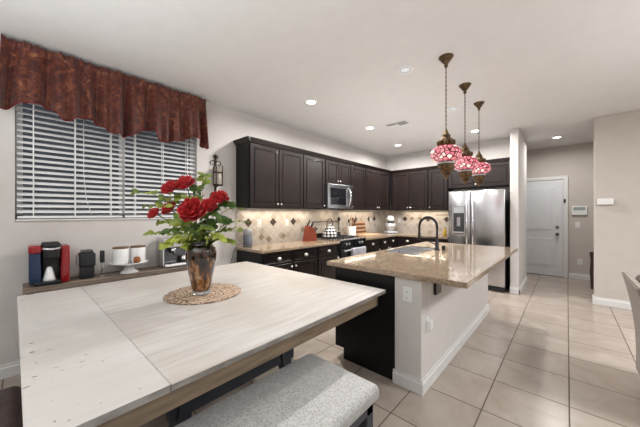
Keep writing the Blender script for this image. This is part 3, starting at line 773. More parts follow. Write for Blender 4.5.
# ------------------------------------------------------------------ island
IX0, IX1, IY0, IY1 = -1.74, -.49, 2.0, 4.52
IZ = .905
t = thing('kitchen_island', (-1.2, 3.2, 0), 'dark wooden kitchen island with a painted half wall and white baseboard', 'island')
b = MB(); b.prism([(-1.56, 0), (-1.56, .10), (-1.66, .10), (-1.66, .865), (-1.045, .865), (-1.045, 0)], 'y', 2.045, 2.075)
build('end_panel', b, m_cab_side, t)
b = MB(); b.box(-1.65, -1.63, 2.075, 4.40, .10, .865); b.box(-1.57, -1.55, 2.075, 4.40, 0, .10); b.box(-1.65, -1.035, 4.38, 4.40, .1, .865); b.box(-1.65, -1.04, 2.075, 4.38, .10, .12)
build('cabinet_body', b, m_cab_side, t)
M = Matrix.Translation((-1.65, 0, 0)) @ Matrix(((0, 0, -1, 0), (-1, 0, 0, 0), (0, 1, 0, 0), (0, 0, 0, 1)))
for y0, y1 in ((2.09, 2.62), (2.63, 3.06), (3.07, 3.46), (3.47, 3.86), (3.87, 4.38)):
    dd = build('door', door_mb(M, -y1 + .005, -y0 - .005, .125, .845), m_cab, t); knob(dd, M, -y0 - .04, .76, .02)
build('half_wall', box(-1.035, -.815, 2.035, 4.375, 0, .865, bev=.004), m_wall, t)
b = MB(); T, h = .016, .11
P = [(0, 0), (T, 0), (T, h * .72), (T * .6, h * .8), (T * .5, h), (0, h)]
b.prism([(-.815 + p, z) for p, z in P], 'y', 2.035, 4.375); b.prism([(2.035 - p, z) for p, z in P], 'x', -1.045, -.815)
build('baseboard', b, m_trim, t)
build('baseboard_corner', MB().box(-.815, -.7985, 2.0185, 2.035, 0, h * .74).box(-.815, -.806, 2.026, 2.035, h * .74, h), m_trim, t)
b = MB(); b.box(-.81, -.79, 2.28, 2.40, .70, .865, bev=.002); b.box(-.81, -.60, 2.30, 2.38, .845, .865)
build('support_bracket', b, m_black, t)
b = MB(); b.box(-.81, -.79, 3.85, 3.97, .70, .865, bev=.002); b.box(-.81, -.60, 3.87, 3.95, .845, .865)
build('support_bracket', b, m_black, t)
# counter slab with a sink opening
SX0, SX1, SY0, SY1 = -1.64, -1.28, 2.98, 3.72
t = MB()
bt = bmesh.new()
xs = [IX0, SX0, SX1, IX1]; ys = [IY0, SY0, SY1, IY1]
V = {}
for k, z in enumerate((.865, IZ)):
    for i, x in enumerate(xs):
        for j, y in enumerate(ys): V[i, j, k] = bt.verts.new((x, y, z))
for i in range(3):
    for j in range(3):
        if (i, j) == (1, 1): continue
        bt.faces.new([V[i, j, 1], V[i + 1, j, 1], V[i + 1, j + 1, 1], V[i, j + 1, 1]]); bt.faces.new([V[i, j, 0], V[i, j + 1, 0], V[i + 1, j + 1, 0], V[i + 1, j, 0]])
for i in range(3):
    for j in (0, 3): bt.faces.new([V[i, j, 0], V[i + 1, j, 0], V[i + 1, j, 1], V[i, j, 1]])
for j in range(3):
    for i in (0, 3): bt.faces.new([V[i, j, 0], V[i, j + 1, 0], V[i, j + 1, 1], V[i, j, 1]])
for (a, c) in (((1, 1), (2, 1)), ((2, 1), (2, 2)), ((2, 2), (1, 2)), ((1, 2), (1, 1))):
    bt.faces.new([V[a[0], a[1], 0], V[c[0], c[1], 0], V[c[0], c[1], 1], V[a[0], a[1], 1]])
bmesh.ops.recalc_face_normals(bt, faces=bt.faces)
ed = [e_ for e_ in bt.edges if len(e_.link_faces) == 2 and e_.calc_face_angle(0) > .5]
bmesh.ops.bevel(bt, geom=ed, offset=.006, segments=2, affect='EDGES')
t.absorb(bt)
single('island_countertop', t, m_granite, 'glossy speckled granite slab on top of the kitchen island', 'countertop', (-1.1, 3.2, .865))
# sink
t = thing('kitchen_sink', (-1.46, 3.35, .68), 'stainless double-bowl sink set in the island countertop', 'sink')
for y0, y1 in ((SY0 + .003, 3.34), (3.36, SY1 - .003)):
    q = MB(); x0, x1 = SX0 + .003, SX1 - .003; zt, zb = .902, .70
    q.box(x0, x1, y0, y1, zb, zb + .006); q.box(x0, x0 + .006, y0, y1, zb, zt); q.box(x1 - .006, x1, y0, y1, zb, zt)
    q.box(x0, x1, y0, y0 + .006, zb, zt); q.box(x0, x1, y1 - .006, y1, zb, zt)
    bowl = build('bowl', q, m_sink, t)
    build('drain', MB().lathe([(.001, .01), (.035, .009), (.042, .006)], ((x0 + x1) / 2, (y0 + y1) / 2, zb), 18), m_chrome, bowl)
q = MB()
for a in ((SX0 - .012, SX0 + .01, SY0 - .012, SY1 + .012), (SX1 - .01, SX1 + .012, SY0 - .012, SY1 + .012), (SX0, SX1, SY0 - .012, SY0 + .01), (SX0, SX1, SY1 - .01, SY1 + .012), (SX0, SX1, 3.335, 3.365)):
    q.box(*a, IZ - .002, IZ + .004)
build('rim', q, m_steel, t)
# faucet
fx, fy = -1.225, 3.56
t = thing('kitchen_faucet', (fx, fy, IZ), 'tall black spring-neck faucet arching over the island sink', 'faucet')
build('base', MB().lathe([(.001, .002), (.032, .002), (.032, .012), (.022, .02), (.022, .13), (.014, .14)], (fx, fy, IZ), 20), m_black, t)
build('riser', MB().tube([(fx, fy, IZ + .12), (fx, fy, IZ + .30)], .014, 12), m_black, t)
arc = [(fx, fy, IZ + .28)] + [(fx - .115 + .115 * math.cos(a), fy, IZ + .29 + .125 * math.sin(a)) for a in [PI * k / 16 for k in range(17)]] + [(fx - .23, fy, IZ + .22)]
build('spring_neck', MB().tube(arc, .012, 10), m_blackmat, t)
q = MB(); n = 200; pts = []
L = len(arc) - 1
for k in range(n * 2):
    s_ = k / (n * 2 - 1) * L; i = min(int(s_), L - 1); f = s_ - i
    p = Vector(arc[i]).lerp(Vector(arc[i + 1]), f); d = (Vector(arc[i + 1]) - Vector(arc[i])).normalized(); a1 = Vector((0, 1, 0)); a2 = d.cross(a1)
    ph = k * .9; pts.append(p + (a1 * math.cos(ph) + a2 * math.sin(ph)) * .0155)
q.tube(pts, .003, 5); build('spring', q, m_black, t)
build('spray_head', MB().lathe([(.012, .12), (.018, .10), (.019, .03), (.022, 0), (.001, 0)], (fx - .23, fy, IZ + .11), 16), m_black, t)
build('docking_arm', MB().tube([(fx, fy, IZ + .155), (fx - .23, fy, IZ + .16)], .007, 8), m_black, t)
build('lever', MB().tube([(fx - .01, fy - .015, IZ + .07), (fx - .04, fy - .05, IZ + .09), (fx - .08, fy - .10, IZ + .12)], .007, 8), m_black, t)
t = thing('air_gap_cap', (-1.165, 3.62, IZ), 'small black cap on the island counter beside the faucet', 'cap')
build('cap_body', MB().lathe([(.001, 0), (.022, 0), (.022, .05), (.018, .056), (.001, .056)], (-1.165, 3.625, IZ), 18), m_black, t)
plate((-.925, 2.034, .735), '-y', 'outlet', 'white outlet on the near end of the island half wall', 'outlet', 'wall_outlet')
t = thing('plug_charger', (-.815, 2.14, .45), 'white plug-in charger low on the island half wall with its cord', 'charger')
build('cover_plate', MB().box(-.037, .037, -.058, .058, 0, .006, bev=.003, M=FM((-.8145, 2.145, .50), '+x')), m_white, t)
build('adapter', box(-.809, -.775, 2.12, 2.17, .465, .54, bev=.006, seg=2), m_white, t)
build('cord', MB().tube([(-.79, 2.145, .54), (-.795, 2.15, .62), (-.80, 2.14, .75), (-.80, 2.14, .865)], .0025, 6), m_white, t)

# ------------------------------------------------------------------ pendants
def pendant(first, x, y, zc, label):
    """zc: height of the globe's middle"""
    if first: t = copy_tree(first)
    else:
        t = thing('pendant_lamp', (0, 0, 0), '', 'pendant lamp')
        build('globe', MB().lathe([(.052, -.072), (.095, -.066), (.126, -.038), (.136, 0), (.126, .038), (.095, .066), (.052, .075)], (0, 0, 0), 40), m_mosaic, t)
        build('cap', MB().lathe([(.054, .070), (.066, .078), (.070, .098), (.060, .108), (.068, .122), (.050, .14), (.036, .158), (.042, .168), (.026, .185), (.014, .215), (.006, .235)], (0, 0, 0), 28), m_bronze, t)
        q = MB()
        for k in range(10):
            a = 2 * PI * k / 10; q.ball((.070 * math.cos(a), .070 * math.sin(a), .102), .015, 1, 1, 1.5, 8, 6)
        build('cap_ornament', q, m_bronze, t)
        lc = build('lower_cap', MB().lathe([(.054, -.070), (.072, -.078), (.076, -.096), (.066, -.104), (.074, -.122), (.070, -.142), (.046, -.160), (.050, -.172), (.036, -.192), (.016, -.205), (.021, -.218), (.006, -.236), (.001, -.238)], (0, 0, 0), 28), m_bronze, t)
        build('pierced_band', MB().lathe([(.0735, -.080), (.0775, -.087), (.0765, -.095)], (0, 0, 0), 28, cap=False), m_greytop, lc)
    t.location = (x, y, zc); tag(t, label, 'pendant lamp', 'mosaic pendant lamps')
    top = CZ - zc
    q = MB(); n = 60
    for ph in (0, PI): q.tube([(.004 * math.cos(k * .8 + ph), .004 * math.sin(k * .8 + ph), .23 + (top - .06 - .23) * k / n) for k in range(n + 1)], .003, 5)
    for v in q.bm.verts: v.co += Vector((x, y, zc))
    build('chain', q, m_bronze, t)
    q = MB().lathe([(.006, -.10), (.014, -.095), (.018, -.08), (.012, -.07), (.028, -.055), (.052, -.02), (.062, -.008), (.064, 0), (.001, 0)], (x, y, CZ), 28)
    build('canopy', q, m_bronze, t)
    l = bpy.data.lights.new('pendant_bulb', 'POINT'); l.energy = .9; l.color = (1, .6, .55); l.shadow_soft_size = .13
    o = bpy.data.objects.new('pendant_bulb', l); COL.objects.link(o); o.location = (x, y, zc - .35)
    return t
PEND = [(-.834, 2.66), (-.857, 3.385), (-.86, 4.061)]
def zpx(x, y, py): return H + (213.5 - py) / F_PX * (-x * math.sin(TH) + y * math.cos(TH))
# builder is copied before the chain and canopy are added so every lamp gets its own drop
proto = pendant(None, *PEND[0], zpx(*PEND[0], 154), 'nearest and largest-looking of the three red mosaic glass pendant lamps')
def bare_copy(o):
    c = o.copy(); COL.objects.link(c)
    for ch in o.children:
        if ch.name.split('.')[0] in ('chain', 'canopy'): continue
        copy_tree(ch, c)
    return c
_ct = copy_tree
for (x, y), py, lb in ((PEND[1], 163.5, 'middle one of the three red mosaic glass pendant lamps'), (PEND[2], 168.5, 'farthest of the three red mosaic glass pendant lamps, before the fridge')):
    src = bare_copy(proto)
    zc = zpx(x, y, py); src.location = (x, y, zc); tag(src, lb, 'pendant lamp', 'mosaic pendant lamps')
    top = CZ - zc; q = MB(); n = 60
    for ph in (0, PI): q.tube([(x + .004 * math.cos(k * .8 + ph), y + .004 * math.sin(k * .8 + ph), zc + .23 + (top - .06 - .23) * k / n) for k in range(n + 1)], .003, 5)
    build('chain', q, m_bronze, src)
    q = MB().lathe([(.006, -.10), (.014, -.095), (.018, -.08), (.012, -.07), (.028, -.055), (.052, -.02), (.062, -.008), (.064, 0), (.001, 0)], (x, y, CZ), 28)
    build('canopy', q, m_bronze, src)

# ------------------------------------------------------------------ window blinds and valance
def blind(y0, y1, label):
    x = W - .045
    t = thing('window_blind', (x, (y0 + y1) / 2, WZ0 + .01), label, 'window blind', 'white slatted blinds')
    build('headrail', box(x - .03, x + .03, y0, y1, WZ1 - .06, WZ1 - .002, bev=.004), m_blind, t)
    q = MB(); z = WZ0 + .075
    while z < WZ1 - .08:
        M = Matrix.Translation((x, 0, z)) @ Matrix.Rotation(math.radians(33), 4, 'Y')
        crown = [(-.025 + .005 * k, .0045 * (1 - ((k - 5) / 5) ** 2)) for k in range(11)]
        q.prism(crown + [(a, c - .0026) for a, c in crown[::-1]], 'y', y0, y1, M=M); z += .0505
    build('slats', q, m_blind, t)
    build('bottom_rail', box(x - .027, x + .027, y0, y1, WZ0 + .012, WZ0 + .032, bev=.004), m_blind, t)
    q = MB(); L = y1 - y0
    for f in (.13, .5, .87) if L > .6 else (.2, .8):
        for dx in (-.027, .027): q.box(x + dx - .001, x + dx + .001, y0 + L * f - .004, y0 + L * f + .004, WZ0 + .02, WZ1 - .05)
    build('ladder_tape', q, m_blind, t)
    return t
bl = blind(WY0 + .012, .715, 'white slatted window blind on the left half of the window')
build('pull_cord', MB().tube([(W - .005, .40, 2.45), (W - .004, .40, 1.75), (W - .006, .42, 1.5), (W - .004, .46, 1.36)], .003, 5), m_blind, bl)
blind(.735, WY1 - .012, 'white slatted window blind on the right half, partly behind the red flowers')

VY0, VY1 = -.115, 1.54
hem = [(-.12, 2.205), (-.05, 2.235), (.02, 2.29), (.12, 2.315), (.18, 2.29), (.24, 2.20), (.30, 2.215), (.36, 2.27), (.44, 2.28), (.52, 2.23), (.60, 2.175), (.70, 2.165), (.78, 2.19), (.88, 2.28), (.95, 2.285), (.97, 2.285), (1.00, 2.18), (1.08, 2.175), (1.16, 2.205), (1.26, 2.255), (1.38, 2.31), (1.44, 2.26), (1.50, 2.205), (1.55, 2.185)]
def hemz(y):
    for (a, za), (c, zc) in zip(hem, hem[1:]):
        if a <= y <= c: return za + (zc - za) * (y - a) / (c - a)
    return hem[-1][1] if y > 0 else hem[0][1]
def vfn(u, v):
    # u along the window, wrapping back to the wall at each end; v from the top down
    L = VY1 - VY0; s_ = -.08 + u * (L + .16)
    y = VY0 + min(max(s_, 0), L); ret = 0
    if s_ < 0: ret = -s_
    if s_ > L: ret = s_ - L
    z0 = 2.80; z1 = hemz(y) ; z = z0 + (z1 - z0) * v
    fold = (.045 * math.sin(y * 25 + 1.6 * math.sin(y * 8)) + .030 * math.sin(y * 57 + 2)) * (.30 + .80 * v)
    gath = .007 * math.sin(y * 150 + 2 * math.sin(y * 20)) * max(0, 1 - v * 5)
    puff = .018 * math.exp(-((v - .045) / .05) ** 2)
    yy = y + (.03 * (v) * (1 if y > 1.2 else -1 if y < .1 else 0)) + .006 * math.sin(y * 31) * v
    return Vector((W + .115 - ret + fold + gath + puff, yy, z + (.006 * math.sin(y * 90) if v == 0 else 0)))
t = thing('window_valance', (W + .05, .7, 2.2), 'rust red damask valance gathered over the top of the window', 'valance')
q = MB(); q.grid(vfn, 260, 34); build('fabric', q, m_valance, t, solid=.004)
q = MB().tube([vfn(i / 260, 1) for i in range(261)], .006, 6); build('piping', q, m_piping, t)
q = MB().tube([(W + .09, VY0 + .02, 2.765), (W + .09, VY1 - .02, 2.765)], .012, 10)
for y in (VY0 + .05, VY1 - .05): q.box(W + .001, W + .07, y - .01, y + .01, 2.755, 2.775)
build('rod', q, m_iron, t)

# ------------------------------------------------------------------ wall sconce
SY, SXX = 1.73, W + .075
t = thing('wall_sconce', (SXX, SY, 1.63), 'wrought iron candle sconce with a glass cylinder on the wall beside the window', 'sconce')
q = MB()
q.box(W + .001, W + .012, SY - .016, SY + .016, 1.62, 2.14, bev=.003)
q.ball((W + .012, SY, 2.14), .016); 
def scroll(cy, cz, r, a0, a1, n=18, sg=1):
    pts = []
    for k in range(n + 1):
        f = k / n; a = a0 + (a1 - a0) * f; rr = r * (1 - .65 * f)
        pts.append((W + .014, cy + sg * rr * math.cos(a), cz + rr * math.sin(a)))
    q.tube(pts, .0055, 6)
for sg in (-1, 1):
    scroll(SY + sg * .045, 2.035, .042, PI, -PI * .9, sg=sg); scroll(SY + sg * .042, 1.625, .036, PI, PI * 2.9, sg=sg)
    scroll(SY + sg * .018, 2.12, .022, PI, -PI * .6, sg=sg)
for z in (1.98, 1.73): q.box(W + .001, SXX, SY - .012, SY + .012, z - .008, z + .008)
build('iron_bracket', q, m_iron, t)
q = MB()
for z in (1.905, 1.745): q.lathe([(.058, -.008), (.062, -.008), (.062, .008), (.058, .008), (.058, -.008)], (SXX, SY, z), 24, cap=False)
for k in range(4):
    a = PI / 4 + PI / 2 * k; q.box(SXX + .060 * math.cos(a) - .004, SXX + .060 * math.cos(a) + .004, SY + .060 * math.sin(a) - .004, SY + .060 * math.sin(a) + .004, 1.735, 2.0)
q.lathe([(.001, 0), (.06, 0), (.06, .008), (.001, .008)], (SXX, SY, 1.735), 24)
build('cage', q, m_iron, t)
build('glass_cylinder', MB().lathe([(.052, 0), (.052, .235), (.048, .235), (.048, 0)], (SXX, SY, 1.745), 28, cap=False), m_glass_smoke, t)
build('candle', MB().cyl((SXX, SY, 1.745), .035, .12), m_board, t)

# ------------------------------------------------------------------ console table and its appliances
KX0, KX1, KZ = W + .005, W + .285, .77
t = thing('console_table', (W + .15, .75, 0), 'narrow weathered wood console table against the wall under the window', 'console table')
build('tabletop', box(KX0, KX1, .0, 1.46, KZ - .045, KZ, bev=.004), m_console, t)
build('shelf', box(KX0 + .01, KX1 - .01, .05, 1.41, .16, .19), m_console, t)
for x in (KX0 + .03, KX1 - .03):
    for y in (.04, 1.42): build('leg', box(x - .02, x + .02, y - .02, y + .02, 0, KZ - .045), m_blackmat, t)

# pod coffee maker
y0, y1, x0, x1 = .032, .278, W + .03, W + .275
t = thing('coffee_maker', ((x0 + x1) / 2, .15, KZ), 'red and black pod coffee maker with a side water tank on the console', 'coffee maker')
build('water_tank', box(x0 + .02, x1 - .01, y0, y0 + .07, KZ + .02, KZ + .27, bev=.01, seg=3), m_bluegls, t)
build('tank_lid', box(x0 + .015, x1 - .005, y0 - .003, y0 + .073, KZ + .27, KZ + .335, bev=.012, seg=3), m_red, t)
build('body', box(x0, x1 - .10, y0 + .075, y1 - .05, KZ, KZ + .335, bev=.012, seg=3), m_black, t)
build('side_panel', box(x0, x1 - .01, y1 - .055, y1, KZ + .004, KZ + .325, bev=.014, seg=3), m_red, t)
build('brew_head', box(x0 + .06, x1, y0 + .078, y1 - .058, KZ + .215, KZ + .30, bev=.02, seg=3), m_black, t)
b = MB(); b.tube([(x1 - .06, y0 + .082, KZ + .315), (x1 + .004, y0 + .085, KZ + .305), (x1 + .012, (y0 + y1) / 2 + .01, KZ + .30), (x1 + .004, y1 - .065, KZ + .305), (x1 - .06, y1 - .062, KZ + .315)], .010, 8)
build('handle', b, m_chrome, t)
build('top_cover', box(x0 + .02, x1 - .02, y0 + .076, y1 - .055, KZ + .30, KZ + .35, bev=.016, seg=3), m_blackmat, t)
build('drip_tray', box(x1 - .11, x1 + .005, y0 + .03, y1 - .055, KZ, KZ + .035, bev=.008, seg=2), m_black, t)
build('funnel', MB().lathe([(.045, 0), (.038, .02), (.02, .10), (.012, .115), (.001, .117)], (x1 - .05, y0 + .12, KZ + .035), 20), m_cup, t)
# coffee grinder
t = thing('coffee_grinder', (W + .16, .40, KZ), 'black coffee grinder on the console beside the frother', 'coffee grinder')
build('grounds_bin', box(W + .10, W + .215, .352, .452, KZ, KZ + .11, bev=.008, seg=2), m_black, t)
build('body', box(W + .09, W + .225, .345, .460, KZ + .112, KZ + .235, bev=.012, seg=3), m_blackmat, t)
build('hopper_lid', box(W + .105, W + .21, .362, .445, KZ + .235, KZ + .262, bev=.008, seg=2), m_steel_dark, t)
build('side_latch', box(W + .12, W + .20, .330, .345, KZ + .13, KZ + .22, bev=.004), m_greytop, t)
# milk frother
c = (W + .17, .515, KZ)
t = thing('milk_frother', c, 'slim handheld milk frother standing between grinder and cake stand', 'frother')
build('stand_base', MB().lathe([(.001, 0), (.028, 0), (.028, .006), (.001, .006)], c, 18), m_chrome, t)
build('whisk', MB().tube([(c[0], c[1], KZ + .02), (c[0], c[1], KZ + .14)], .003, 6), m_chrome, t)
build('stand_rod', MB().tube([(c[0] - .022, c[1], KZ + .004), (c[0] - .022, c[1], KZ + .16), (c[0], c[1], KZ + .165)], .003, 6), m_chrome, t)
build('grip', box(c[0] - .014, c[0] + .014, c[1] - .018, c[1] + .018, KZ + .13, KZ + .245, bev=.008, seg=3), m_blackmat, t)
# cake stand and canisters
c = (W + .165, .735, KZ)
t = thing('cake_stand', c, 'white footed cake stand holding two white canisters', 'cake stand')
build('foot', MB().lathe([(.001, 0), (.080, 0), (.078, .010), (.05, .03), (.04, .075)], c, 32), m_cup, t)
build('plate', MB().lathe([(.04, .072), (.09, .078), (.155, .098), (.165, .108), (.158, .108), (.001, .090)], c, 40), m_cup, t)
can0 = thing('canister', (W + .155, .665, KZ + .092), 'left of two white canisters on the cake stand', 'canister', 'white lidded canisters')
cc = (W + .155, .665, KZ + .095)
build('jar', MB().lathe([(.001, 0), (.062, 0), (.068, .008), (.068, .150), (.064, .155)], cc, 30), m_cup, can0)
build('lid', MB().lathe([(.060, .153), (.069, .155), (.069, .168), (.001, .170)], cc, 30), m_lid, can0)
c2_ = copy_tree(can0); c2_.location = (W + .155, .812, KZ + .092); c2_['label'] = 'right of two white canisters on the cake stand'
q = MB().lathe([(.001, 0), (.028, 0), (.031, .03), (.026, .052), (.012, .058), (.001, .058)], (W + .27, .775, KZ + .108), 14)
single('amber_ornament', q, m_orange, 'small brown-orange textured ornament at the front of the cake stand', 'ornament', (W + .27, .775, KZ + .108))
# espresso machine
y0, y1, x0, x1 = 1.02, 1.33, W + .02, W + .26
t = thing('espresso_machine', (W + .14, 1.17, KZ), 'stainless espresso machine at the right end of the console behind the leaves', 'espresso machine')
build('body', box(x0, x1 - .12, y0, y1, KZ, KZ + .33, bev=.01, seg=2), m_steel, t)
build('head', box(x1 - .13, x1 - .02, y0, y1, KZ + .22, KZ + .33, bev=.01, seg=2), m_steel, t)
build('side_frame', box(x1 - .14, x1 - .015, y0, y0 + .012, KZ, KZ + .24), m_steel, t)
build('back_panel', box(x1 - .122, x1 - .115, y0 + .02, y1 - .02, KZ + .06, KZ + .22), m_steel_dark, t)
build('drip_tray', box(x1 - .13, x1 + .01, y0 + .01, y1 - .01, KZ, KZ + .05, bev=.006), m_chrome, t)
build('drip_grille', box(x1 - .12, x1, y0 + .02, y1 - .02, KZ + .05, KZ + .054), m_black, t)
gh = build('group_head', MB().cyl((x1 - .07, 1.14, KZ + .16), .035, .06), m_chrome, t)
build('portafilter_handle', MB().tube([(x1 - .07, 1.14, KZ + .165), (x1 + .02, 1.12, KZ + .155), (x1 + .04, 1.115, KZ + .15)], .012, 8), m_black, t)
build('milk_jug', MB().lathe([(.001, 0), (.035, 0), (.038, .03), (.030, .07), (.027, .07)], (x1 - .06, 1.25, KZ + .054), 18), m_chrome, t)

# ------------------------------------------------------------------ dining table
TX0, TX1, TY0, TY1, TZ = -3.0, -1.045, -.03, 1.925, .76
t = thing('dining_table', (-2.02, .95, 0), 'large square whitewashed dining table with a dark trestle base', 'table')
top = MB()
top.use(m_table); top.box(TX0, TX1, TY0, .3225, TZ - .028, TZ, bev=.001); top.box(TX0, TX1, .3240, TY1, TZ - .028, TZ, bev=.003)
for f in top.bm.faces:
    pass
o = build('tabletop', top, None, t)
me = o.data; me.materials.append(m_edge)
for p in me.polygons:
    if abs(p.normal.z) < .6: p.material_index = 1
A = .045
b = MB()
b.box(TX1 - A - .025, TX1 - A, TY0 + A, TY1 - A, TZ - .125, TZ - .028, bev=.003); b.box(TX0 + A, TX0 + A + .025, TY0 + A, TY1 - A, TZ - .125, TZ - .028, bev=.003)
b.box(TX0 + A, TX1 - A, TY0 + A, TY0 + A + .025, TZ - .125, TZ - .028, bev=.003); b.box(TX0 + A, TX1 - A, TY1 - A - .025, TY1 - A, TZ - .125, TZ - .028, bev=.003)
build('apron', b, m_apron, t)
for (lx, sx) in ((-1.58, 1), (-2.46, -1)):
    for (ly, sy) in ((.52, -1), (1.37, 1)):
        q = MB(); n = 12
        # splayed leg bowed in like a sabre, wide in X
        out, inn = [], []
        for k in range(n + 1):
            f = k / n; z = f * (TZ - .028); bow = .13 * math.sin(PI * f)
            out.append((ly + sy * (.10 - bow), z)); inn.append((ly + sy * (.10 - bow - .075), z))
        q.prism(out + inn[::-1], 'x', lx - .04, lx + .04)
        build('leg', q, m_darklegs, t)
    build('stretcher', box(lx - .025, lx + .025,   .50, 1.40, .25, .45, bev=.004), m_darklegs, t)
for y in (.48, 1.40): build('cross_beam', box(-2.42, -1.62, y - .03, y + .03, .32, .42, bev=.004), m_darklegs, t)

t.rotation_euler.z = .016; t.location.y += .017; t.location.x -= .01
# woven mat, vase
vc = Vector((-2.035, .905, TZ))
mc = (-2.05, .935, TZ)
q = MB().lathe([(.001, 0), (.262, 0), (.272, .003), (.270, .007), (.001, .0085)], mc, 64)
for v in q.bm.verts:
    r_ = math.hypot(v.co.x - mc[0], v.co.y - mc[1])
    if r_ > .2: k = 1 + .012 * math.sin(17 * math.atan2(v.co.y - mc[1], v.co.x - mc[0])); v.co.x = mc[0] + (v.co.x - mc[0]) * k; v.co.y = mc[1] + (v.co.y - mc[1]) * k
single('woven_mat', q, m_mat, 'round woven placemat under the amber vase', 'placemat', mc)
vz = TZ + .009
t = thing('glass_vase', (vc.x, vc.y, vz), 'tall mottled amber and black glass vase on the woven placemat', 'vase')
prof = [(.001, .028), (.058, .028), (.064, .04), (.078, .11), (.095, .19), (.107, .27), (.109, .31), (.100, .345), (.080, .365), (.072, .375), (.078, .388), (.088, .396), (.082, .398), (.070, .386), (.064, .375), (.072, .36), (.090, .34), (.098, .31), (.09, .23), (.06, .08), (.001, .045)]
build('vessel', MB().lathe(prof, (vc.x, vc.y, vz), 48, cap=False), m_vase, t)
build('glass_foot', MB().lathe([(.001, 0), (.062, 0), (.070, .006), (.064, .018), (.058, .0275), (.001, .0275)], (vc.x, vc.y, vz), 32), m_clear, t)

# ------------------------------------------------------------------ flowers
VD = 2.045
fwd = Vector((-math.sin(TH), math.cos(TH), 0)); rgt = Vector((math.cos(TH), math.sin(TH), 0))
mouth = Vector((vc.x, vc.y, vz + .385))
def bez(p0, p1, p2, n=12): return [(1 - t_) ** 2 * p0 + 2 * t_ * (1 - t_) * p1 + t_ ** 2 * p2 for t_ in [k / n for k in range(n + 1)]]
def basis(nrm):
    nrm = nrm.normalized(); a = nrm.cross(Vector((.13, .21, .97)))
    if a.length < .01: a = Vector((1, 0, 0))
    a.normalize(); return a, nrm.cross(a), nrm
def peony(c, R, nrm, label, rng):
    t = thing('peony', c, label, 'flower', 'red peonies in the vase')
    a, b_, n_ = basis(nrm)
    def layer(q, cnt, r, open_, wid, ruff, off):
        for k in range(cnt):
            ph = 2 * PI * (k + off + rng.uniform(-.12, .12)) / cnt; rad = a * math.cos(ph) + b_ * math.sin(ph); tan = n_.cross(rad)
            rr = r * rng.uniform(.9, 1.1); seed = rng.uniform(0, 20); op = open_ + rng.uniform(-.1, .1)
            def fn(u, v):
                # u from the base out, v across
                w_ = (v - .5) * 2 * wid * rr * math.sin(PI * min(1, .12 + u * .62)) 
                curl = op * u * (1 if u < .8 else 1.15)
                outw = rr * (.12 + .9 * math.sin(op) * u * (1 - .12 * u)); hi = rr * (.85 * math.cos(op) * u + .15 * u * u - .2 + .5 * (1 - math.sin(op)) * 0)
                bow = -((v - .5) * 2) ** 2 * .22 * rr
                rf = ruff * rr * math.sin(v * 11 + seed) * u ** 3
                return c + rad * (outw + bow + rf * .5) + tan * w_ + n_ * (hi + rf + .12 * rr * abs((v - .5) * 2) ** 2 * u)
            q.grid(fn, 6, 6)
    q = MB(); layer(q, 8, R, 1.25, .50, .10, 0); layer(q, 8, R * .93, .95, .50, .11, .5); build('outer_petals', q, m_petal, t, solid=.0015)
    q = MB(); layer(q, 7, R * .80, .68, .48, .14, .2); layer(q, 6, R * .68, .42, .45, .16, .6); layer(q, 5, R * .52, .2, .45, .2, .1)
    build('inner_petals', q, m_petal_in, t, solid=.0015)
    q = MB(); under = c - n_ * R * .25
    m1 = (mouth + under) / 2 + Vector((0, 0, .06))
    q.tube(bez(mouth - Vector((0, 0, .22)) + (under - mouth) * .06, m1, under), .0035, 6); build('stem', q, m_stem, t)
    return t
rng = random.Random(3)
for px, py, r, dd, lb in (
    (193, 212, .112, -.16, 'largest red peony facing the camera low in the middle of the bouquet'),
    (170.5, 189.5, .080, -.0, 'red peony at the top left of the bouquet'),
    (185.5, 185, .086, .04, 'topmost red peony of the bouquet'),
    (155, 214, .056, -.02, 'leftmost red peony of the bouquet'),
    (170, 209, .068, .03, 'red peony half behind the largest one on its left'),
    (208.5, 207, .078, -.02, 'red peony touching the largest one on its right'),
    (220, 199, .082, .04, 'rightmost red peony of the bouquet')):
    c = atd(px, py, VD + dd); out = (c - (mouth + Vector((0, 0, .02)))).normalized()
    peony(c, r, out * .45 - fwd * (1.0 if r > .09 else .8) + Vector((0, 0, .35)), lb, rng)

def leaf(q, p, d, L, wd, nrm, droop=.3):
    d = d.normalized(); s_ = d.cross(nrm)
    if s_.length < .05: s_ = d.cross(Vector((1, 0, 0)))
    s_.normalize(); up = s_.cross(d)
    def fn(u, v):
        w_ = wd * math.sin(PI * u ** .85) * (v - .5) * 2 if 0 < u < 1 else 0
        return p + d * L * u + s_ * w_ + up * (abs(v - .5) * wd * .6 - droop * L * u * u)
    q.grid(fn, 6, 4)
def greenery(target, label, m_, rng, nl=9, L=.055, wd=.018, start=.35, name='leafy_stem', group='leafy stems in the vase'):
    t = thing(name, mouth, label, 'foliage', group)
    base_ = mouth - Vector((0, 0, .2)); mid = mouth + Vector((0, 0, max(.10, (target.z - mouth.z) * .8 + .06))) + (target - mouth) * .22
    pts = bez(base_, mid, target, 24); q = MB(); q.tube(pts, .0028, 5, .001); build('stem', q, m_stem, t)
    q = MB()
    for k in range(nl):
        f = start + (1 - start) * k / (nl - 1); i = min(int(f * 24), 23); p = pts[i]; tan = (pts[i + 1] - pts[i]).normalized()
        side = tan.cross(Vector((rng.uniform(-.5, .5), rng.uniform(-.5, .5), 1))).normalized() * (1 if k % 2 else -1)
        d = (side * .9 + tan * .7 + Vector((0, 0, rng.uniform(-.35, .35)))) if k < nl - 1 else tan
        nr = (Vector((0, 0, 1)) - fwd * rng.uniform(.6, 2.2) + Vector((rng.uniform(-.4, .4), rng.uniform(-.4, .4), 0)))
        leaf(q, p, d, L * rng.uniform(.55, 1.1), wd * rng.uniform(.65, 1.1), nr, rng.uniform(.05, .5))
    build('leaves', q, m_, t)
    return t
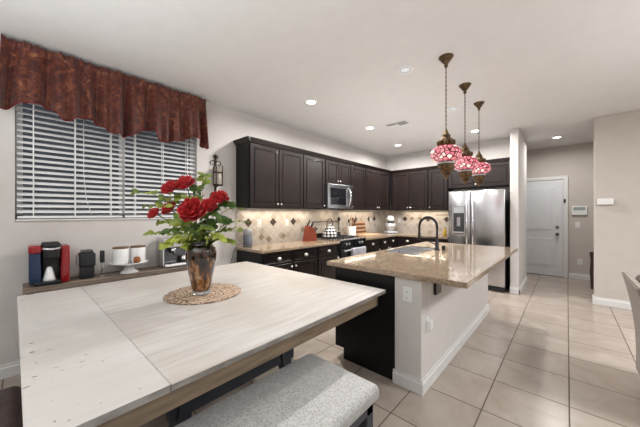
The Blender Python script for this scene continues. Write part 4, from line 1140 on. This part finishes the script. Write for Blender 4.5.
G = [(131, 194, -.05, m_leaf, 8, .062, .020, .55, 'pale leafy stem reaching furthest left towards the blind'),
     (143, 207, .05, m_leaf, 11, .07, .026, .4, 'green leafy stem behind the leftmost peony'),
     (147, 234, -.04, m_leaf, 12, .06, .022, .35, 'trailing stem drooping at the lower left of the bouquet'),
     (164, 246, -.08, m_leaf_lime, 14, .085, .034, .4, 'lime yellow leaves hanging in front of the espresso machine'),
     (175, 240, -.12, m_leaf_lime, 13, .08, .032, .35, 'lime yellow leaves left of the vase neck'),
     (176, 222, -.15, m_leaf, 13, .085, .034, .3, 'mid green leaves just below the largest peony'),
     (205, 176, .08, m_leaf, 13, .08, .026, .45, 'upright green leaves at the top of the bouquet'),
     (196, 190, .06, m_leaf_dark, 13, .085, .030, .35, 'green leaves behind the topmost peony'),
     (178, 197, .03, m_leaf, 12, .08, .030, .4, 'green leaves between the two topmost peonies and the largest'),
     (230, 205, .05, m_leaf_dark, 11, .095, .036, .5, 'dark green leaf spray right of the rightmost peony'),
     (243, 209, -.02, m_leaf, 18, .032, .010, .40, 'fine leafy stem reaching right over the counter end'),
     (250, 222, .02, m_leaf, 16, .030, .010, .45, 'fine trailing stem at the far right of the bouquet'),
     (228, 221, -.06, m_leaf_dark, 13, .095, .036, .3, 'dark green leaves at the lower right of the bouquet'),
     (221, 238, -.08, m_leaf_lime, 13, .08, .028, .3, 'yellow-green leaves hanging right of the vase neck'),
     (233, 242, .04, m_leaf, 13, .075, .026, .35, 'green leaves drooping low at the right of the vase'),
     (207, 228, -.12, m_leaf, 12, .075, .024, .3, 'yellow-green leaves in front above the vase mouth'),
     (193, 229, -.10, m_leaf_dark, 12, .08, .028, .3, 'dark leaves in front of the vase mouth below the big peony'),
     (158, 223, .02, m_leaf, 13, .08, .032, .3, 'round green leaves under the leftmost peony'),
     (215, 214, -.05, m_leaf_dark, 13, .085, .030, .3, 'green leaves under the peony right of centre'),
     (240, 230, .0, m_leaf, 14, .06, .020, .4, 'mid green stem spreading right between the two fine stems'),
     (160, 200, .08, m_leaf, 10, .07, .024, .45, 'green stem between the leftmost and top left peonies'),
     (150, 193, .1, m_leaf, 9, .06, .018, .55, 'thin green stem pointing up and left behind the peonies'),
     (165, 232, -.0, m_leaf_dark, 13, .08, .030, .3, 'dark green leaves behind the lime leaves')]
for px, py, dd, m_, nl, L, wd, st, lb in G:
    greenery(atd(px, py, VD + dd), lb, m_, rng, nl, L, wd, st)
# pale berries spray
t = thing('berry_spray', mouth, 'spray of tiny pale berries left of the vase mouth', 'foliage')
q = MB(); sp = atd(184, 237, VD - .06); q.tube(bez(mouth - Vector((0, 0, .15)), mouth + Vector((0, 0, .08)), sp), .002, 5); build('stem', q, m_stem, t)
q = MB()
for k in range(26): q.ball(sp + Vector((rng.gauss(0, .022), rng.gauss(0, .022), rng.gauss(0, .018))), .0045, u=6, v=5)
build('berries', q, m_cup, t)

# ------------------------------------------------------------------ bench
BX0, BX1, BY0, BY1, BZ = -1.21, -.70, -.15, 1.235, .50
t = thing('upholstered_bench', (-.95, .6, 0), 'backless bench with silver animal-print upholstery beside the dining table', 'bench')
q = MB(); q.box(BX0, BX1, BY0, BY1, BZ - .085, BZ, bev=.035, seg=6, smooth=True)
for v in q.bm.verts:
    if v.co.z < BZ - .06: v.co.x = BX0 + .02 + (v.co.x - BX0) * (BX1 - BX0 - .04) / (BX1 - BX0) ; v.co.z = max(v.co.z, BZ - .084)
build('cushion', q, m_bench, t)
b = MB(); i_ = .03
for a in ((BX0 + i_, BX1 - i_, BY0 + i_, BY0 + i_ + .03), (BX0 + i_, BX1 - i_, BY1 - i_ - .03, BY1 - i_), (BX0 + i_, BX0 + i_ + .03, BY0 + i_, BY1 - i_), (BX1 - i_ - .03, BX1 - i_, BY0 + i_, BY1 - i_)):
    b.box(*a, BZ - .14, BZ - .082, bev=.003)
build('frame', b, m_darklegs, t)
for x in (BX0 + i_ + .03, BX1 - i_ - .03):
    for y in (BY0 + i_ + .03, BY1 - i_ - .03): build('leg', box(x - .03, x + .03, y - .03, y + .03, 0, BZ - .085, bev=.004), m_darklegs, t)

# ------------------------------------------------------------------ chairs
t = thing('dining_chair', (-1.86, -.25, 0), 'brown leather chair tucked against the left side of the dining table', 'chair')
q = MB(); q.box(-2.12, -1.52, -.58, .005, .37, .495, bev=.05, seg=5, smooth=True); build('seat', q, m_leather, t)
q = MB(); q.box(-2.12, -1.52, -.68, -.57, .40, .95, bev=.05, seg=5, smooth=True); build('backrest', q, m_leather, t)
build('piping', MB().tube([(-2.08, .004, .43), (-1.56, .004, .43)], .005, 6), m_board2, t)
for x in (-2.07, -1.57):
    for y in (-.60, -.05): build('leg', box(x - .02, x + .02, y - .02, y + .02, 0, .42), m_board2, t)

# taupe chair at the right edge: leaning back with a thick rim, its outside towards the aisle
t = thing('lounge_chair', (.75, 3.1, 0), 'taupe upholstered chair with a tall leaning back cut by the right photo edge', 'chair')
def lean(b, x0, y0, y1, z0, z1, T, k=.13):
    n = 10; O = []; I = []
    for i in range(n + 1):
        f = i / n; z = z0 + (z1 - z0) * f; x = x0 + .085 * math.sin((1 - f) * PI / 2) ** .8 + .01 * math.sin(PI * f)
        O.append((x, z)); I.append((x + T, z - (.012 if i == n else 0)))
    t_ = bmesh.new()
    def row(P, y, dz=0): return [t_.verts.new((p[0], y, p[1] + dz)) for p in P]
    A = row(O, y0); B = row(O, y1); C_ = row(I, y0); D = row(I, y1)
    for a, c in ((A, B), (C_, D), (A, C_), (B, D)):
        for i in range(n): t_.faces.new((a[i], a[i + 1], c[i + 1], c[i]))
    t_.faces.new((A[-1], B[-1], D[-1], C_[-1])); t_.faces.new((A[0], B[0], D[0], C_[0]))
    bmesh.ops.recalc_face_normals(t_, faces=t_.faces)
    ed = [e_ for e_ in t_.edges if e_.calc_face_angle(0) > .8]
    bmesh.ops.bevel(t_, geom=ed, offset=.014, segments=3, affect='EDGES')
    for f in t_.faces: f.smooth = False
    b.absorb(t_); return b
build('backrest', lean(MB(), .335, 2.72, 3.44, .08, .885, .055), m_taupe, t)
q = MB(); q.box(.50, 1.08, 2.80, 3.36, .26, .44, bev=.03, seg=3); build('seat_cushion', q, m_taupe, t)
for y0, y1 in ((2.72, 2.785), (3.375, 3.44)):
    q = MB(); q.prism([(.44, .10), (.42, .60), (.47, .64), (1.02, .58), (1.08, .52), (1.08, .10)], 'y', y0, y1); build('arm', q, m_taupe, t)
for x in (.50, 1.04):
    for y in (2.76, 3.40): build('foot', box(x - .02, x + .02, y - .02, y + .02, 0, .10), m_board2, t)
t = thing('throw_pillow', (.50, 3.1, .44), 'dark patterned pillow propped inside the taupe chair back', 'pillow')
q = MB(); q.box(-.05, .05, -.24, .24, 0, .45, bev=.045, seg=4, smooth=True, M=Matrix.Translation((.50, 3.10, .445)) @ Matrix.Rotation(-.12, 4, 'Y'))
build('cushion', q, m_darkpillow, t)
